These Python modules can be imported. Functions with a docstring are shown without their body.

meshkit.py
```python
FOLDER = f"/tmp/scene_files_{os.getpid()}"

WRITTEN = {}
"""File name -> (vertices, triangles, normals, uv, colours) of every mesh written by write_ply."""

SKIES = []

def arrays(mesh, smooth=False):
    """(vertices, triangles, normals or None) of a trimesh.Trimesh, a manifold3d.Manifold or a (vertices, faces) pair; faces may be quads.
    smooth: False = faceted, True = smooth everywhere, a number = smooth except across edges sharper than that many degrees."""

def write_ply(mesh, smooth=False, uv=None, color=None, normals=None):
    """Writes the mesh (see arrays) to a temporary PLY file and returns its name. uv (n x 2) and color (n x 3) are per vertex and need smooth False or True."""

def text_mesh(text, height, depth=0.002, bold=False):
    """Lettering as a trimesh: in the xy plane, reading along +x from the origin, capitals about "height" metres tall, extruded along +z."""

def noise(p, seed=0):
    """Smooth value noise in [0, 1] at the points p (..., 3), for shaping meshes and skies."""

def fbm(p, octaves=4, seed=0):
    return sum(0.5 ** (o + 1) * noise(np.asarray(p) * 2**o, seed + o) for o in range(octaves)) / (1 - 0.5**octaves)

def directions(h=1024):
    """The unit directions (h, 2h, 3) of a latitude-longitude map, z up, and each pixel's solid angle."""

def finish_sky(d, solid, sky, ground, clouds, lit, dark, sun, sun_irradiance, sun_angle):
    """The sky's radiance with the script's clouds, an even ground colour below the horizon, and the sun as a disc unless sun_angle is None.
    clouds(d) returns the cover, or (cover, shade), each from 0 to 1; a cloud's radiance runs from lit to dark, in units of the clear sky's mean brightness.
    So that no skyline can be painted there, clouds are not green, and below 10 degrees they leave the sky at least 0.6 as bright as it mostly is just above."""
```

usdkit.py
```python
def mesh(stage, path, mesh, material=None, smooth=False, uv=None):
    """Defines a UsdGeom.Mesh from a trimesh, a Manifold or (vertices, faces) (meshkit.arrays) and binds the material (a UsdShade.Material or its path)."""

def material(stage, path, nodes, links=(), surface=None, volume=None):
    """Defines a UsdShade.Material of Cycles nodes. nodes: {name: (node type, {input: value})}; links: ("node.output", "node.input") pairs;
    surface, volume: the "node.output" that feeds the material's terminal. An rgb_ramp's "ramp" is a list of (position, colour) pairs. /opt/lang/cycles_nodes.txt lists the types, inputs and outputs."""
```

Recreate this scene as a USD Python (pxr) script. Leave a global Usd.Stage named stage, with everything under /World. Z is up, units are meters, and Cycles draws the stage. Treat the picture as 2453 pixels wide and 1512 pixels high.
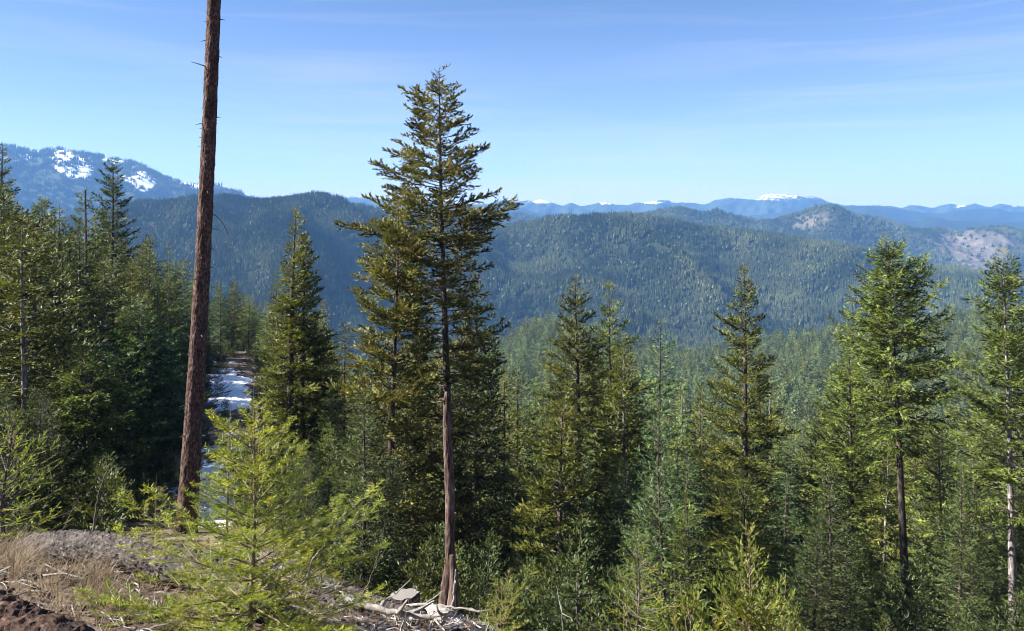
import math
import numpy as np
import trimesh
import usdkit
import meshkit
from meshkit import noise, fbm
from scipy.interpolate import PchipInterpolator
from pxr import Usd, UsdGeom, UsdLux, UsdShade, Gf, Sdf, Vt

stage = Usd.Stage.CreateInMemory()
UsdGeom.SetStageUpAxis(stage, UsdGeom.Tokens.z)
UsdGeom.SetStageMetersPerUnit(stage, 1.0)
world = UsdGeom.Xform.Define(stage, '/World')
UsdGeom.Scope.Define(stage, '/World/Looks')
rng = np.random.default_rng(7)

# ------------------------------------------------------------------ camera, sky, sun, exposure
EYE = 1.6
F = 1889.0            # focal length in picture units; the picture is 2453 x 1512 of them, eye level at 510
CX, HY = 1226.5, 510.0
APER = 36.0
cam = UsdGeom.Camera.Define(stage, '/World/camera')
cam.CreateFocalLengthAttr(APER * F / 2453.0)
cam.CreateHorizontalApertureAttr(APER)
cam.CreateVerticalApertureOffsetAttr(-APER * (756.0 - HY) / 2453.0)
cam.CreateClippingRangeAttr((0.05, 200000.0))
cam.AddTranslateOp().Set((0, 0, EYE))
cam.AddRotateXOp().Set(90.0)
cam.CreateExposureAttr(1.95)

SUN_EL = math.radians(40.0)
SUN_AZ = math.atan2(-0.95, -0.04)
sun_dir = np.array([math.sin(SUN_AZ) * math.cos(SUN_EL), math.cos(SUN_AZ) * math.cos(SUN_EL), math.sin(SUN_EL)])
sun = UsdLux.DistantLight.Define(stage, '/World/sun')
sun.CreateIntensityAttr(1.25)
sun.CreateAngleAttr(0.5)
sun.CreateNormalizeAttr(True)
sun.CreateColorAttr((1.0, 0.955, 0.88))
sun.AddRotateZOp().Set(180.0 - math.degrees(SUN_AZ))
sun.AddRotateXOp().Set(90.0 - math.degrees(SUN_EL))

dome = UsdLux.DomeLight.Define(stage, '/World/sky')
dome.GetPrim().SetCustomDataByKey('kind', 'structure')
dome.GetPrim().SetCustomDataByKey('label', 'clear blue spring sky with faint streaks of high cirrus')
sky_mat = usdkit.material(stage, '/World/Looks/sky', {
    'sky': ('sky_texture', {'sky_type': 'single_scattering', 'sun_disc': False, 'sun_elevation': SUN_EL, 'sun_rotation': SUN_AZ,
                            'altitude': 1200.0, 'air_density': 0.66, 'aerosol_density': 0.15, 'ozone_density': 4.8}),
    'tc': ('texture_coordinate', {}),
    'map': ('mapping', {'scale': (1.0, 1.0, 15.0), 'rotation': (0.04, 0.05, 0.4)}),
    'n': ('noise_texture', {'scale': 1.9, 'detail': 8.0, 'roughness': 0.60, 'distortion': 0.8}),
    'map2': ('mapping', {'scale': (0.9, 0.9, 5.0)}),
    'n2': ('noise_texture', {'scale': 1.5, 'detail': 2.0}),
    'r': ('rgb_ramp', {'ramp': [(0.0, (0, 0, 0)), (0.46, (0, 0, 0)), (0.76, (1, 1, 1))]}),
    'r2': ('rgb_ramp', {'ramp': [(0.38, (0, 0, 0)), (0.66, (1, 1, 1))]}),
    'm': ('math', {'math_type': 'multiply'}),
    'xyz': ('separate_xyz', {}),
    # thin high cloud: streaks, and the veil of it that thickens along the slant of sight towards the horizon all round
    'rz': ('rgb_ramp', {'ramp': [(0.0, (.95, .95, .95)), (0.02, (.85, .85, .85)), (0.055, (.42, .42, .42)), (0.12, (.13, .13, .13)), (0.25, (.02, .02, .02)), (0.6, (.0, .0, .0))]}),
    'm2': ('math', {'math_type': 'multiply_add', 'value2': 0.30}),
    'mix': ('mix', {'color2': (5.3, 5.05, 5.1)}),
    'bg': ('background_shader', {'strength': 0.05}),
}, [('tc.generated', 'map.vector'), ('map.vector', 'n.vector'), ('tc.generated', 'map2.vector'), ('map2.vector', 'n2.vector'),
    ('n.fac', 'r.fac'), ('n2.fac', 'r2.fac'), ('r.color', 'm.value1'), ('r2.color', 'm.value2'), ('m.value', 'm2.value1'),
    ('tc.generated', 'xyz.vector'), ('xyz.z', 'rz.fac'), ('rz.color', 'm2.value3'),
    ('m2.value', 'mix.fac'), ('sky.color', 'mix.color1'), ('mix.color', 'bg.color')], surface='bg.background')
UsdShade.MaterialBindingAPI.Apply(dome.GetPrim()).Bind(sky_mat)

HAZE = 0.72e-4

# ------------------------------------------------------------------ helpers
used = {}


def numbered(path):
    n = used.get(path, 0)
    used[path] = n + 1
    return path if n == 0 else f'{path}_{n:03d}'


def tag(prim, label=None, cat=None, group=None, kind=None):
    p = prim.GetPrim() if hasattr(prim, 'GetPrim') else prim
    for k, v in (('label', label), ('category', cat), ('group', group), ('kind', kind)):
        if v:
            p.SetCustomDataByKey(k, v)
    return p


def obj(name, mesh, mat, parent='/World', smooth=False):
    path = numbered(f'{parent}/{name}')
    return usdkit.mesh(stage, path, mesh, mat, smooth=smooth).GetPrim()


def thing(name, loc=(0, 0, 0), rz=0.0, scale=None):
    x = UsdGeom.Xform.Define(stage, numbered('/World/' + name))
    x.AddTranslateOp().Set(Gf.Vec3d(*map(float, loc)))
    x.AddRotateZOp().Set(float(rz))
    if scale is not None:
        x.AddScaleOp().Set(Gf.Vec3f(*map(float, scale)))
    return x.GetPrim()


def copy_of(src, name, loc, rz, scale, label, cat, group=None):
    t = thing(name, loc, rz, scale)
    t.GetReferences().AddInternalReference(src)
    t.SetInstanceable(True)
    tag(t, label, cat, group)
    return t


def at(px, D, py=None):
    """The world point at depth D metres that stands px across (and py down) the picture; ground level if py is left out."""
    x = (px - CX) / F * D
    z = EYE - (py - HY) / F * D if py is not None else float(ground(np.array([x]), np.array([D]))[0])
    return np.array([x, D, z])


def smooth01(t):
    t = np.clip(t, 0, 1)
    return t * t * (3 - 2 * t)


def cat_mesh(parts):
    vs, fs, n = [], [], 0
    for v, f in parts:
        vs.append(v); fs.append(f + n); n += len(v)
    return np.vstack(vs), np.vstack(fs)


# ------------------------------------------------------------------ materials
def mat(name, nodes, links, surface='p.BSDF', **k):
    return usdkit.material(stage, '/World/Looks/' + name, nodes, links, surface=surface, **k)


def leaf_mat(name, c1, c2, c3, patch=0.5, patch_at=(0.56, 0.70), patch_scale=0.5, trans=0.20, rough=0.45, vary=0.5):
    """Needles: two greens by clump, a third tone in loose patches, lighter through the light."""
    return mat(name, {
        'g': ('geometry', {}), 'oi': ('object_info', {}),
        'tc': ('texture_coordinate', {}),
        'n': ('noise_texture', {'scale': 1.6, 'detail': 2.0}),
        'n2': ('noise_texture', {'scale': patch_scale, 'detail': 3.0, 'roughness': 0.6}),
        'add': ('math', {'math_type': 'multiply_add', 'value2': 0.45}),
        'r': ('rgb_ramp', {'ramp': [(0.35, c1), (0.75, c2)]}),
        'r2': ('rgb_ramp', {'ramp': [(patch_at[0], (0, 0, 0)), (patch_at[1], (patch, patch, patch))]}),
        'mx': ('mix', {'color2': c3}),
        'hv': ('math', {'math_type': 'multiply_add', 'value2': vary, 'value3': 1.0 - vary / 2}),
        'hsv': ('hsv', {}),
        'p': ('principled_bsdf', {'roughness': rough, 'specular_ior_level': 0.22}),
        't': ('translucent_bsdf', {}),
        'tcol': ('mix', {'mix_type': 'multiply', 'fac': 1.0, 'color2': (1.35, 1.3, 0.55)}),
        'ms': ('mix_closure', {'fac': trans}),
    }, [('tc.object', 'n.vector'), ('tc.object', 'n2.vector'), ('g.random_per_island', 'add.value1'), ('n.fac', 'add.value3'),
        ('add.value', 'r.fac'), ('n2.fac', 'r2.fac'), ('r2.color', 'mx.fac'), ('r.color', 'mx.color1'), ('oi.random', 'hv.value1'),
        ('hv.value', 'hsv.value'), ('mx.color', 'hsv.color'), ('hsv.color', 'p.base_color'), ('hsv.color', 'tcol.color1'), ('tcol.color', 't.color'),
        ('p.BSDF', 'ms.closure1'), ('t.BSDF', 'ms.closure2')], surface='ms.closure')


FIR = leaf_mat('fir_needles', (0.018, 0.026, 0.006), (0.231, 0.248, 0.05), (0.252, 0.216, 0.042))
FIR_BROWN = leaf_mat('browning_fir_needles', (0.02, 0.024, 0.006), (0.225, 0.217, 0.047), (0.24, 0.15, 0.066), patch=0.5, patch_at=(0.54, 0.70), patch_scale=0.9)
DOUG = leaf_mat('green_needles', (0.02, 0.031, 0.007), (0.227, 0.287, 0.059), (0.216, 0.228, 0.048), patch=0.4)
BLUISH = leaf_mat('bluish_needles', (0.016, 0.031, 0.014), (0.157, 0.244, 0.09), (0.18, 0.204, 0.048), patch=0.5)
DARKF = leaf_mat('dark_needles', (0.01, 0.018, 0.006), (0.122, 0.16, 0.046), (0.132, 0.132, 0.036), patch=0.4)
YOUNG = leaf_mat('young_bright_needles', (0.110, 0.150, 0.016), (0.370, 0.390, 0.040), (0.462, 0.396, 0.055), patch=0.35, patch_scale=3.0, trans=0.42, rough=0.38)
YTWIG = mat('young_twigs', {'p': ('principled_bsdf', {'base_color': (0.15, 0.11, 0.06), 'roughness': .7})}, [])
CEDAR = leaf_mat('cedar_sprays', (0.075, 0.105, 0.018), (0.27, 0.30, 0.06), (0.34, 0.25, 0.05), patch=0.7, patch_scale=4.0, trans=0.40)


MIDG = leaf_mat('slope_needles', (0.053, 0.076, 0.021), (0.234, 0.275, 0.083), (0.288, 0.276, 0.084), patch=0.6, patch_scale=.15, trans=.15, vary=1.15)
MIDB = leaf_mat('slope_needles_bluish', (0.042, 0.069, 0.029), (0.179, 0.241, 0.103), (0.216, 0.24, 0.084), patch=0.5, patch_scale=.15, trans=.15, vary=1.15)


def bark_mat(name, c1, c2, c3, scale=(9, 9, 2.2), bump=0.5, dist=0.03, turn=0.0):
    return mat(name, {
        'tc': ('texture_coordinate', {}), 'map': ('mapping', {'mapping_type': 'texture', 'scale': tuple(1.0 / q for q in scale), 'rotation': (0, 0, turn)}),
        'v': ('voronoi_texture', {'scale': 1.6, 'feature': 'f1'}),
        'n': ('noise_texture', {'scale': 2.2, 'detail': 8.0, 'roughness': 0.7}),
        'n2': ('noise_texture', {'scale': 0.35, 'detail': 3.0}),
        'mul': ('math', {'math_type': 'multiply'}),
        'r': ('rgb_ramp', {'ramp': [(0.12, c1), (0.36, c2), (0.62, c3)]}),
        'r2': ('rgb_ramp', {'ramp': [(0.3, (0.50, 0.50, 0.52)), (0.5, (1, 1, 1)), (0.72, (1.35, 1.38, 1.42))]}),
        'tone': ('mix', {'mix_type': 'multiply', 'fac': 1.0}),
        'b': ('bump', {'strength': bump, 'distance': dist}),
        'p': ('principled_bsdf', {'roughness': 0.9, 'specular_ior_level': 0.15}),
    }, [('tc.object', 'map.vector'), ('map.vector', 'v.vector'), ('map.vector', 'n.vector'), ('v.distance', 'mul.value1'), ('n.fac', 'mul.value2'),
        ('map.vector', 'n2.vector'), ('n2.fac', 'r2.fac'), ('r.color', 'tone.color1'), ('r2.color', 'tone.color2'),
        ('mul.value', 'r.fac'), ('mul.value', 'b.height'), ('b.normal', 'p.normal'), ('tone.color', 'p.base_color')])


BARK = bark_mat('grey_brown_bark', (0.035, 0.026, 0.022), (0.10, 0.078, 0.066), (0.20, 0.165, 0.145))
BARK_RED = bark_mat('reddish_bark', (0.034, 0.020, 0.016), (0.105, 0.064, 0.051), (0.20, 0.145, 0.122), scale=(15, 15, 6.5), bump=1.0)
BARK_SNAG = bark_mat('dead_snag_bark', (0.045, 0.030, 0.025), (0.13, 0.088, 0.072), (0.25, 0.19, 0.16), scale=(18, 18, 3.0), bump=.8)
BARK_PALE = bark_mat('pale_bark', (0.09, 0.08, 0.075), (0.24, 0.215, 0.20), (0.42, 0.39, 0.37))
TWIG = mat('twig_bark', {'tc': ('texture_coordinate', {}), 'n': ('noise_texture', {'scale': 6.0, 'detail': 4.0}),
                         'r': ('rgb_ramp', {'ramp': [(0.3, (0.05, 0.038, 0.03)), (0.75, (0.17, 0.14, 0.115))]}),
                         'p': ('principled_bsdf', {'roughness': 0.85, 'specular_ior_level': 0.2})},
           [('tc.object', 'n.vector'), ('n.fac', 'r.fac'), ('r.color', 'p.base_color')])
WOOD_GREY = mat('weathered_wood', {'tc': ('texture_coordinate', {}), 'map': ('mapping', {'scale': (30, 30, 30)}),
                                   'n': ('noise_texture', {'scale': 0.7, 'detail': 6.0, 'roughness': 0.65}),
                                   'r': ('rgb_ramp', {'ramp': [(0.25, (0.08, 0.07, 0.063)), (0.5, (0.20, 0.185, 0.17)), (0.8, (0.42, 0.40, 0.375))]}),
                                   'b': ('bump', {'strength': 0.4, 'distance': 0.01}),
                                   'p': ('principled_bsdf', {'roughness': 0.85, 'specular_ior_level': 0.2})},
                [('tc.object', 'map.vector'), ('map.vector', 'n.vector'), ('n.fac', 'r.fac'), ('n.fac', 'b.height'), ('b.normal', 'p.normal'), ('r.color', 'p.base_color')])

# ------------------------------------------------------------------ the lie of the land
_C = PchipInterpolator([-3000, -60, -6, 0, 2.4, 3.2, 4.5, 6, 8, 10, 14, 20, 28, 40, 60, 100, 200, 280, 400], [260, 11, .5, 0, -.08, -.22, -.80, -1.55, -2.55, -3.55, -5.75, -8.9, -12.7, -18, -26, -42, -72, -94, -122])
_L = PchipInterpolator([-3000, -60, -6, 0, 2.4, 3.2, 4.5, 6, 8, 10, 14, 20, 28, 40, 70, 110, 150, 200, 280, 400], [260, 11, .5, .05, .0, -.10, -.68, -1.15, -1.95, -2.75, -4.4, -6.6, -9.0, -11.2, -13.6, -18.5, -26, -40, -68, -110])
# the spur that closes the near forest: its crest runs across at about 850 m
_S = PchipInterpolator([-0.9, -0.4, -0.02, 0.04, 0.09, 0.165, 0.235, 0.34, 0.40, 0.526, 0.62, 0.9], [-222, -212, -158, -136, -147, -159, -167, -155, -147, -129, -121, -104])


def ground(x, y):
    yy = np.minimum(y, 400.0)
    u = x / np.maximum(np.abs(y), 6.0)
    w = smooth01((-u - 0.10) / 0.24) * (y > -6)
    z = _C(yy) * (1 - w) + _L(yy) * w
    rise = np.maximum(0, -x - (5 + 0.36 * np.maximum(y, 0)))
    z = z + np.where(y < 320, 0.16 * np.minimum(rise, 90) * smooth01((y - 12) / 30) * smooth01((320 - y) / 160), 0)
    z = z - 0.30 * np.exp(-((x + 1.40) ** 2 + (y - 4.0) ** 2) / 0.9)
    z = z - 0.95 * smooth01((u + 0.07) / 0.24) * smooth01((y - 1.4) / 2.0) * smooth01((60 - y) / 40)
    far = smooth01((y - 400) / 450.0)
    s = _S(np.clip(u, -0.9, 0.9))
    z = np.where(y > 400, z + (s - z) * far, z)
    z = np.where(y > 860, s - (y - 860) * 0.32 * smooth01((y - 860) / 160), z)
    z = np.maximum(z, -420)
    p = np.stack([x, y, np.zeros_like(x)], -1)
    d = np.hypot(x, y)
    z = z + (fbm(p * 0.9, 3, 3) - .5) * 0.16 + (fbm(p * 0.12, 3, 5) - .5) * np.clip(d * 0.035, 0, 1.3) + (fbm(p * 0.011, 3, 9) - .5) * np.clip((d - 60) * .06, 0, 14)
    return z


def warp(a, reach, k):
    return np.sign(a) * reach * (np.exp(k * np.abs(a)) - 1) / (math.exp(k) - 1)


gx = warp(np.linspace(-1, 1, 270), 1700.0, 7.0)
gy = np.concatenate([-warp(np.linspace(1, 0, 40)[:-1], 1200, 6.0), warp(np.linspace(0, 1, 250), 1900.0, 6.6)])
X, Y = np.meshgrid(gx, gy)
Z = ground(X.ravel(), Y.ravel()).reshape(X.shape)


def grid_faces(ny, nx):
    i = np.arange(ny * nx).reshape(ny, nx)
    a, b, c, d = i[:-1, :-1].ravel(), i[:-1, 1:].ravel(), i[1:, 1:].ravel(), i[1:, :-1].ravel()
    return np.vstack([np.stack([a, b, c], 1), np.stack([a, c, d], 1)])


GROUND = mat('forest_floor', {
    'g': ('geometry', {}),
    'n': ('noise_texture', {'scale': 0.6, 'detail': 8.0, 'roughness': 0.65}),
    'n2': ('noise_texture', {'scale': 9.0, 'detail': 8.0, 'roughness': 0.7}),
    'r': ('rgb_ramp', {'ramp': [(0.32, (0.055, 0.040, 0.030)), (0.5, (0.14, 0.100, 0.072)), (0.7, (0.26, 0.20, 0.145))]}),
    'r2': ('rgb_ramp', {'ramp': [(0.3, (0.35, 0.30, 0.27)), (0.6, (1, 1, 1))]}),
    'mx': ('mix', {'mix_type': 'multiply', 'fac': 1.0}),
    'sn': ('attribute', {'attribute': 'snow'}),
    'smap': ('mapping', {'scale': (1.0, 0.34, 1.0)}),
    'ns': ('noise_texture', {'scale': 0.50, 'detail': 8.0, 'roughness': 0.66}),
    'sa': ('math', {'math_type': 'multiply_add', 'value2': 2.6, 'value3': -1.3}),
    'sb': ('math', {'math_type': 'add'}),
    'sr': ('rgb_ramp', {'ramp': [(0.48, (0, 0, 0)), (0.56, (1, 1, 1))]}),
    'm2': ('mix', {'color2': (0.86, 0.88, 0.92)}),
    'b': ('bump', {'strength': 0.6, 'distance': 0.05}),
    'p': ('principled_bsdf', {'roughness': 0.9, 'specular_ior_level': 0.15}),
}, [('g.position', 'n.vector'), ('g.position', 'n2.vector'), ('g.position', 'smap.vector'), ('smap.vector', 'ns.vector'), ('n.fac', 'r.fac'), ('n2.fac', 'r2.fac'), ('r.color', 'mx.color1'), ('r2.color', 'mx.color2'),
    ('ns.fac', 'sa.value1'), ('sn.fac', 'sb.value1'), ('sa.value', 'sb.value2'), ('sb.value', 'sr.fac'), ('sr.color', 'm2.fac'), ('mx.color', 'm2.color1'),
    ('m2.color', 'p.base_color'), ('n2.fac', 'b.height'), ('b.normal', 'p.normal')])


def snow_track(x, y):
    """How much snow lies: most along the old track in the gully to the left."""
    cy = np.array([16, 22, 28, 34, 42, 52, 62, 74, 90, 120])
    cx = (np.array([492, 488, 492, 500, 512, 545, 560, 556, 548, 545]) - CX) / F * cy
    wd = np.array([.9, 1.0, 1.1, 1.3, 1.4, 1.2, 1.9, 2.0, 1.6, 1.2])
    amt = np.array([.20, .45, .74, .80, .70, .25, .72, .72, .50, .2])
    c, wi, a = np.interp(y, cy, cx), np.interp(y, cy, wd), np.interp(y, cy, amt)
    s = a * (1.15 - np.abs(x - c) / (wi * 1.6))
    return np.where((y > 14) & (y < 125), np.clip(s, 0, 1), 0.0)


gm = obj('ground', (np.stack([X, Y, Z], -1).reshape(-1, 3), grid_faces(*X.shape)), GROUND, smooth=True)
tag(gm, 'steep brown forest floor dropping away below the viewpoint, snow along an old track', kind='structure')
UsdGeom.PrimvarsAPI(gm).CreatePrimvar('snow', Sdf.ValueTypeNames.FloatArray, 'vertex').Set(Vt.FloatArray.FromNumpy(snow_track(X.ravel(), Y.ravel()).astype(np.float32)))

# ------------------------------------------------------------------ hills and ranges
HILL = mat('wooded_hill_floor', {
    'g': ('geometry', {}), 'n': ('noise_texture', {'scale': 0.03, 'detail': 8.0, 'roughness': 0.65}),
    'at': ('attribute', {'attribute': 'bare'}),
    'r': ('rgb_ramp', {'ramp': [(0.35, (0.010, 0.016, 0.008)), (0.7, (0.026, 0.031, 0.014))]}),
    'r3': ('rgb_ramp', {'ramp': [(0.3, (0.045, 0.039, 0.032)), (0.7, (0.165, 0.137, 0.105))]}),
    'mx': ('mix', {}),
    'p': ('principled_bsdf', {'roughness': 0.95, 'specular_ior_level': 0.1}),
}, [('g.position', 'n.vector'), ('n.fac', 'r.fac'), ('n.fac', 'r3.fac'), ('r.color', 'mx.color1'), ('r3.color', 'mx.color2'), ('at.fac', 'mx.fac'), ('mx.color', 'p.base_color')])
SNOWY = mat('snow_patched_mountain', {
    'g': ('geometry', {}), 'n': ('noise_texture', {'scale': 0.026, 'detail': 9.0, 'roughness': 0.80}),
    'at': ('attribute', {'attribute': 'bare'}),
    'sa': ('math', {'math_type': 'multiply_add', 'value2': 1.6, 'value3': -0.8}),
    'sb': ('math', {'math_type': 'add'}),
    'sr': ('rgb_ramp', {'ramp': [(0.46, (0, 0, 0)), (0.60, (1, 1, 1))]}),
    'r': ('rgb_ramp', {'ramp': [(0.35, (0.018, 0.028, 0.016)), (0.7, (0.045, 0.055, 0.030))]}),
    'mx': ('mix', {'color2': (0.88, 0.90, 0.93)}),
    'p': ('principled_bsdf', {'roughness': 0.9, 'specular_ior_level': 0.1}),
}, [('g.position', 'n.vector'), ('n.fac', 'r.fac'), ('n.fac', 'sa.value1'), ('at.fac', 'sb.value1'), ('sa.value', 'sb.value2'), ('sb.value', 'sr.fac'),
    ('r.color', 'mx.color1'), ('sr.color', 'mx.fac'), ('mx.color', 'p.base_color')])


class Hill:
    """A ridge: its crest given as (across, down) picture units at its own distance, its flanks falling both ways with spurs and gullies."""

    def __init__(self, crest, dist, drop, front, back, seed, spur=30.0, spur_len=380.0, rough=6.0, lift=0.0, wander=0.06):
        c = np.array(crest, float)
        self.u = (c[:, 0] - CX) / F
        self.dist, self.drop, self.front, self.back, self.seed = dist, drop, front, back, seed
        self.z = EYE - (c[:, 1] - HY + lift) / F * dist
        self.crest = PchipInterpolator(self.u, self.z)
        self.spur, self.spur_len, self.rough, self.wander = spur, spur_len, rough, wander

    def d_of(self, u):
        return self.dist * (1 + self.wander * (fbm(np.stack([u * 5, u * 0 + self.seed, u * 0], -1), 3, self.seed) - .5))

    def point(self, u, s):
        """s: -1 at the foot this side, 0 on the crest, 1 at the foot beyond."""
        d0 = self.d_of(u)
        d = d0 + np.where(s < 0, s * self.front, s * self.back)
        zc = self.crest(u) * d0 / self.dist
        a = np.abs(s)
        fall = self.drop * (0.35 * a + 0.65 * smooth01(a))
        x = u * d
        q = np.stack([x / self.spur_len + 0.35 * d / self.spur_len, d / self.spur_len * 0.45, x * 0 + self.seed], -1)
        r = 1 - 2 * np.abs(fbm(q, 3, self.seed) - .5) * 2
        q2 = np.stack([x / 90.0, d / 90.0, x * 0 + self.seed], -1)
        edge = smooth01(a * 6)
        z = zc - fall + (r - .6) * self.spur * edge * smooth01((1.08 - a) * 4) + (fbm(q2, 4, self.seed + 3) - .5) * self.rough * (0.15 + .85 * edge)
        return np.stack([x, d, z], -1)

    def mesh(self, nu, ns):
        us = np.linspace(self.u[0], self.u[-1], nu)
        ss = np.concatenate([np.linspace(-1, 0, ns), np.linspace(0, 1, max(6, ns // 4))[1:]])
        U, S = np.meshgrid(us, ss)
        return self.point(U.ravel(), S.ravel()), grid_faces(*U.shape), U.ravel(), S.ravel()


def build_hill(name, hill, nu, ns, material, label, bare=None):
    v, f, U, S = hill.mesh(nu, ns)
    p = obj(name, (v, f), material, smooth=True)
    tag(p, label, kind='structure')
    b = np.zeros(len(v)) if bare is None else bare(v, U, S)
    UsdGeom.PrimvarsAPI(p).CreatePrimvar('bare', Sdf.ValueTypeNames.FloatArray, 'vertex').Set(Vt.FloatArray.FromNumpy(b.astype(np.float32)))
    return p


def px_of(v):
    return CX + v[:, 0] / v[:, 1] * F, HY - (v[:, 2] - EYE) / v[:, 1] * F


def blob(px, py, cx, cy, rx, ry, rot=0.0):
    c, s = math.cos(rot), math.sin(rot)
    dx, dy = px - cx, py - cy
    return np.clip(1.25 - np.hypot((dx * c + dy * s) / rx, (-dx * s + dy * c) / ry), 0, 1)


main_hill = Hill([(-500, 520), (0, 515), (200, 512), (320, 492), (420, 484), (480, 474), (550, 463), (600, 472), (650, 477), (700, 468), (740, 463), (800, 475), (860, 485), (930, 497), (1010, 505),
                  (1100, 522), (1200, 534), (1270, 528), (1344, 520), (1432, 507), (1506, 505), (1600, 517), (1691, 538), (1779, 545), (1847, 556), (2014, 583), (2088, 595), (2176, 619), (2279, 636), (2400, 651), (2700, 670), (3000, 690)],
                 2500, 380, 1150, 700, 11, spur=125, spur_len=430, rough=26, lift=13, wander=0.16)
back_hill = Hill([(1350, 560), (1450, 535), (1556, 504), (1626, 492), (1656, 499), (1682, 506), (1727, 503), (1776, 514), (1850, 523), (1888, 512), (1955, 497), (1991, 492), (2023, 497), (2058, 510), (2117, 518),
                  (2161, 535), (2196, 543), (2237, 541), (2293, 549), (2338, 544), (2402, 538), (2453, 550), (2600, 560), (3000, 560)],
                 3900, 420, 1100, 800, 23, spur=120, spur_len=560, rough=30, lift=8)
small_ridge = Hill([(900, 540), (1040, 512), (1120, 503), (1180, 507), (1250, 512), (1310, 520), (1400, 530), (1500, 545)], 4800, 300, 900, 700, 31, spur=40, rough=14, lift=3)
snow_mtn = Hill([(-700, 330), (-300, 325), (-100, 338), (0, 345), (79, 358), (151, 354), (161, 358), (206, 365), (250, 374), (326, 388), (412, 427), (477, 438), (515, 440), (556, 452), (590, 464), (642, 477), (720, 490), (850, 520)],
                5400, 540, 1300, 1300, 41, spur=80, spur_len=800, rough=24, lift=4)
far_range = Hill([(300, 500), (600, 492), (780, 482), (833, 471), (874, 473), (950, 481), (1060, 487), (1171, 489), (1198, 485), (1271, 483), (1294, 478), (1318, 485), (1347, 492), (1367, 487), (1394, 494), (1447, 484), (1474, 491), (1495, 492), (1524, 486), (1562, 482),
                  (1588, 480), (1612, 486), (1660, 487), (1685, 490), (1718, 478), (1744, 475), (1779, 477), (1809, 478), (1838, 464), (1876, 466), (1944, 471), (1967, 476), (1991, 487), (2058, 493), (2126, 494), (2164, 497), (2182, 491), (2237, 497),
                  (2272, 490), (2310, 491), (2330, 489), (2367, 497), (2399, 489), (2431, 496), (2600, 495), (3000, 500)], 8600, 480, 1300, 900, 53, spur=110, spur_len=800, rough=130)
blue_ridge = Hill([(1060, 500), (1120, 490), (1180, 493), (1212, 491), (1250, 501), (1290, 510), (1340, 516), (1500, 525), (1750, 520), (1900, 505), (1991, 494), (2060, 493), (2126, 497), (2191, 506), (2237, 512), (2260, 510), (2308, 502), (2382, 499), (2427, 508), (2550, 500), (3000, 505)],
                  7300, 420, 1000, 800, 61, spur=80, spur_len=900, rough=24)
low_ridge = Hill([(1900, 560), (2060, 535), (2141, 528), (2196, 530), (2217, 522), (2237, 521), (2279, 528), (2350, 530), (2453, 531), (2600, 520), (3000, 530)], 6000, 320, 900, 700, 71, spur=60, spur_len=700, rough=16)


def bare_back(v, U, S):
    px, py = px_of(v)
    b = blob(px, py, 2330, 600, 105, 45, 0.25) + 0.7 * blob(px, py, 2420, 575, 60, 12, 0.4) + .45 * blob(px, py, 1950, 530, 60, 25, -.3)
    n = fbm(np.stack([v[:, 0] / 60, v[:, 1] / 60, v[:, 2] / 8], -1), 3, 4)
    return np.where(S <= 0.02, np.clip((b * 1.7 + (n - .5) * 1.6), 0, 1), 0)


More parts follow.
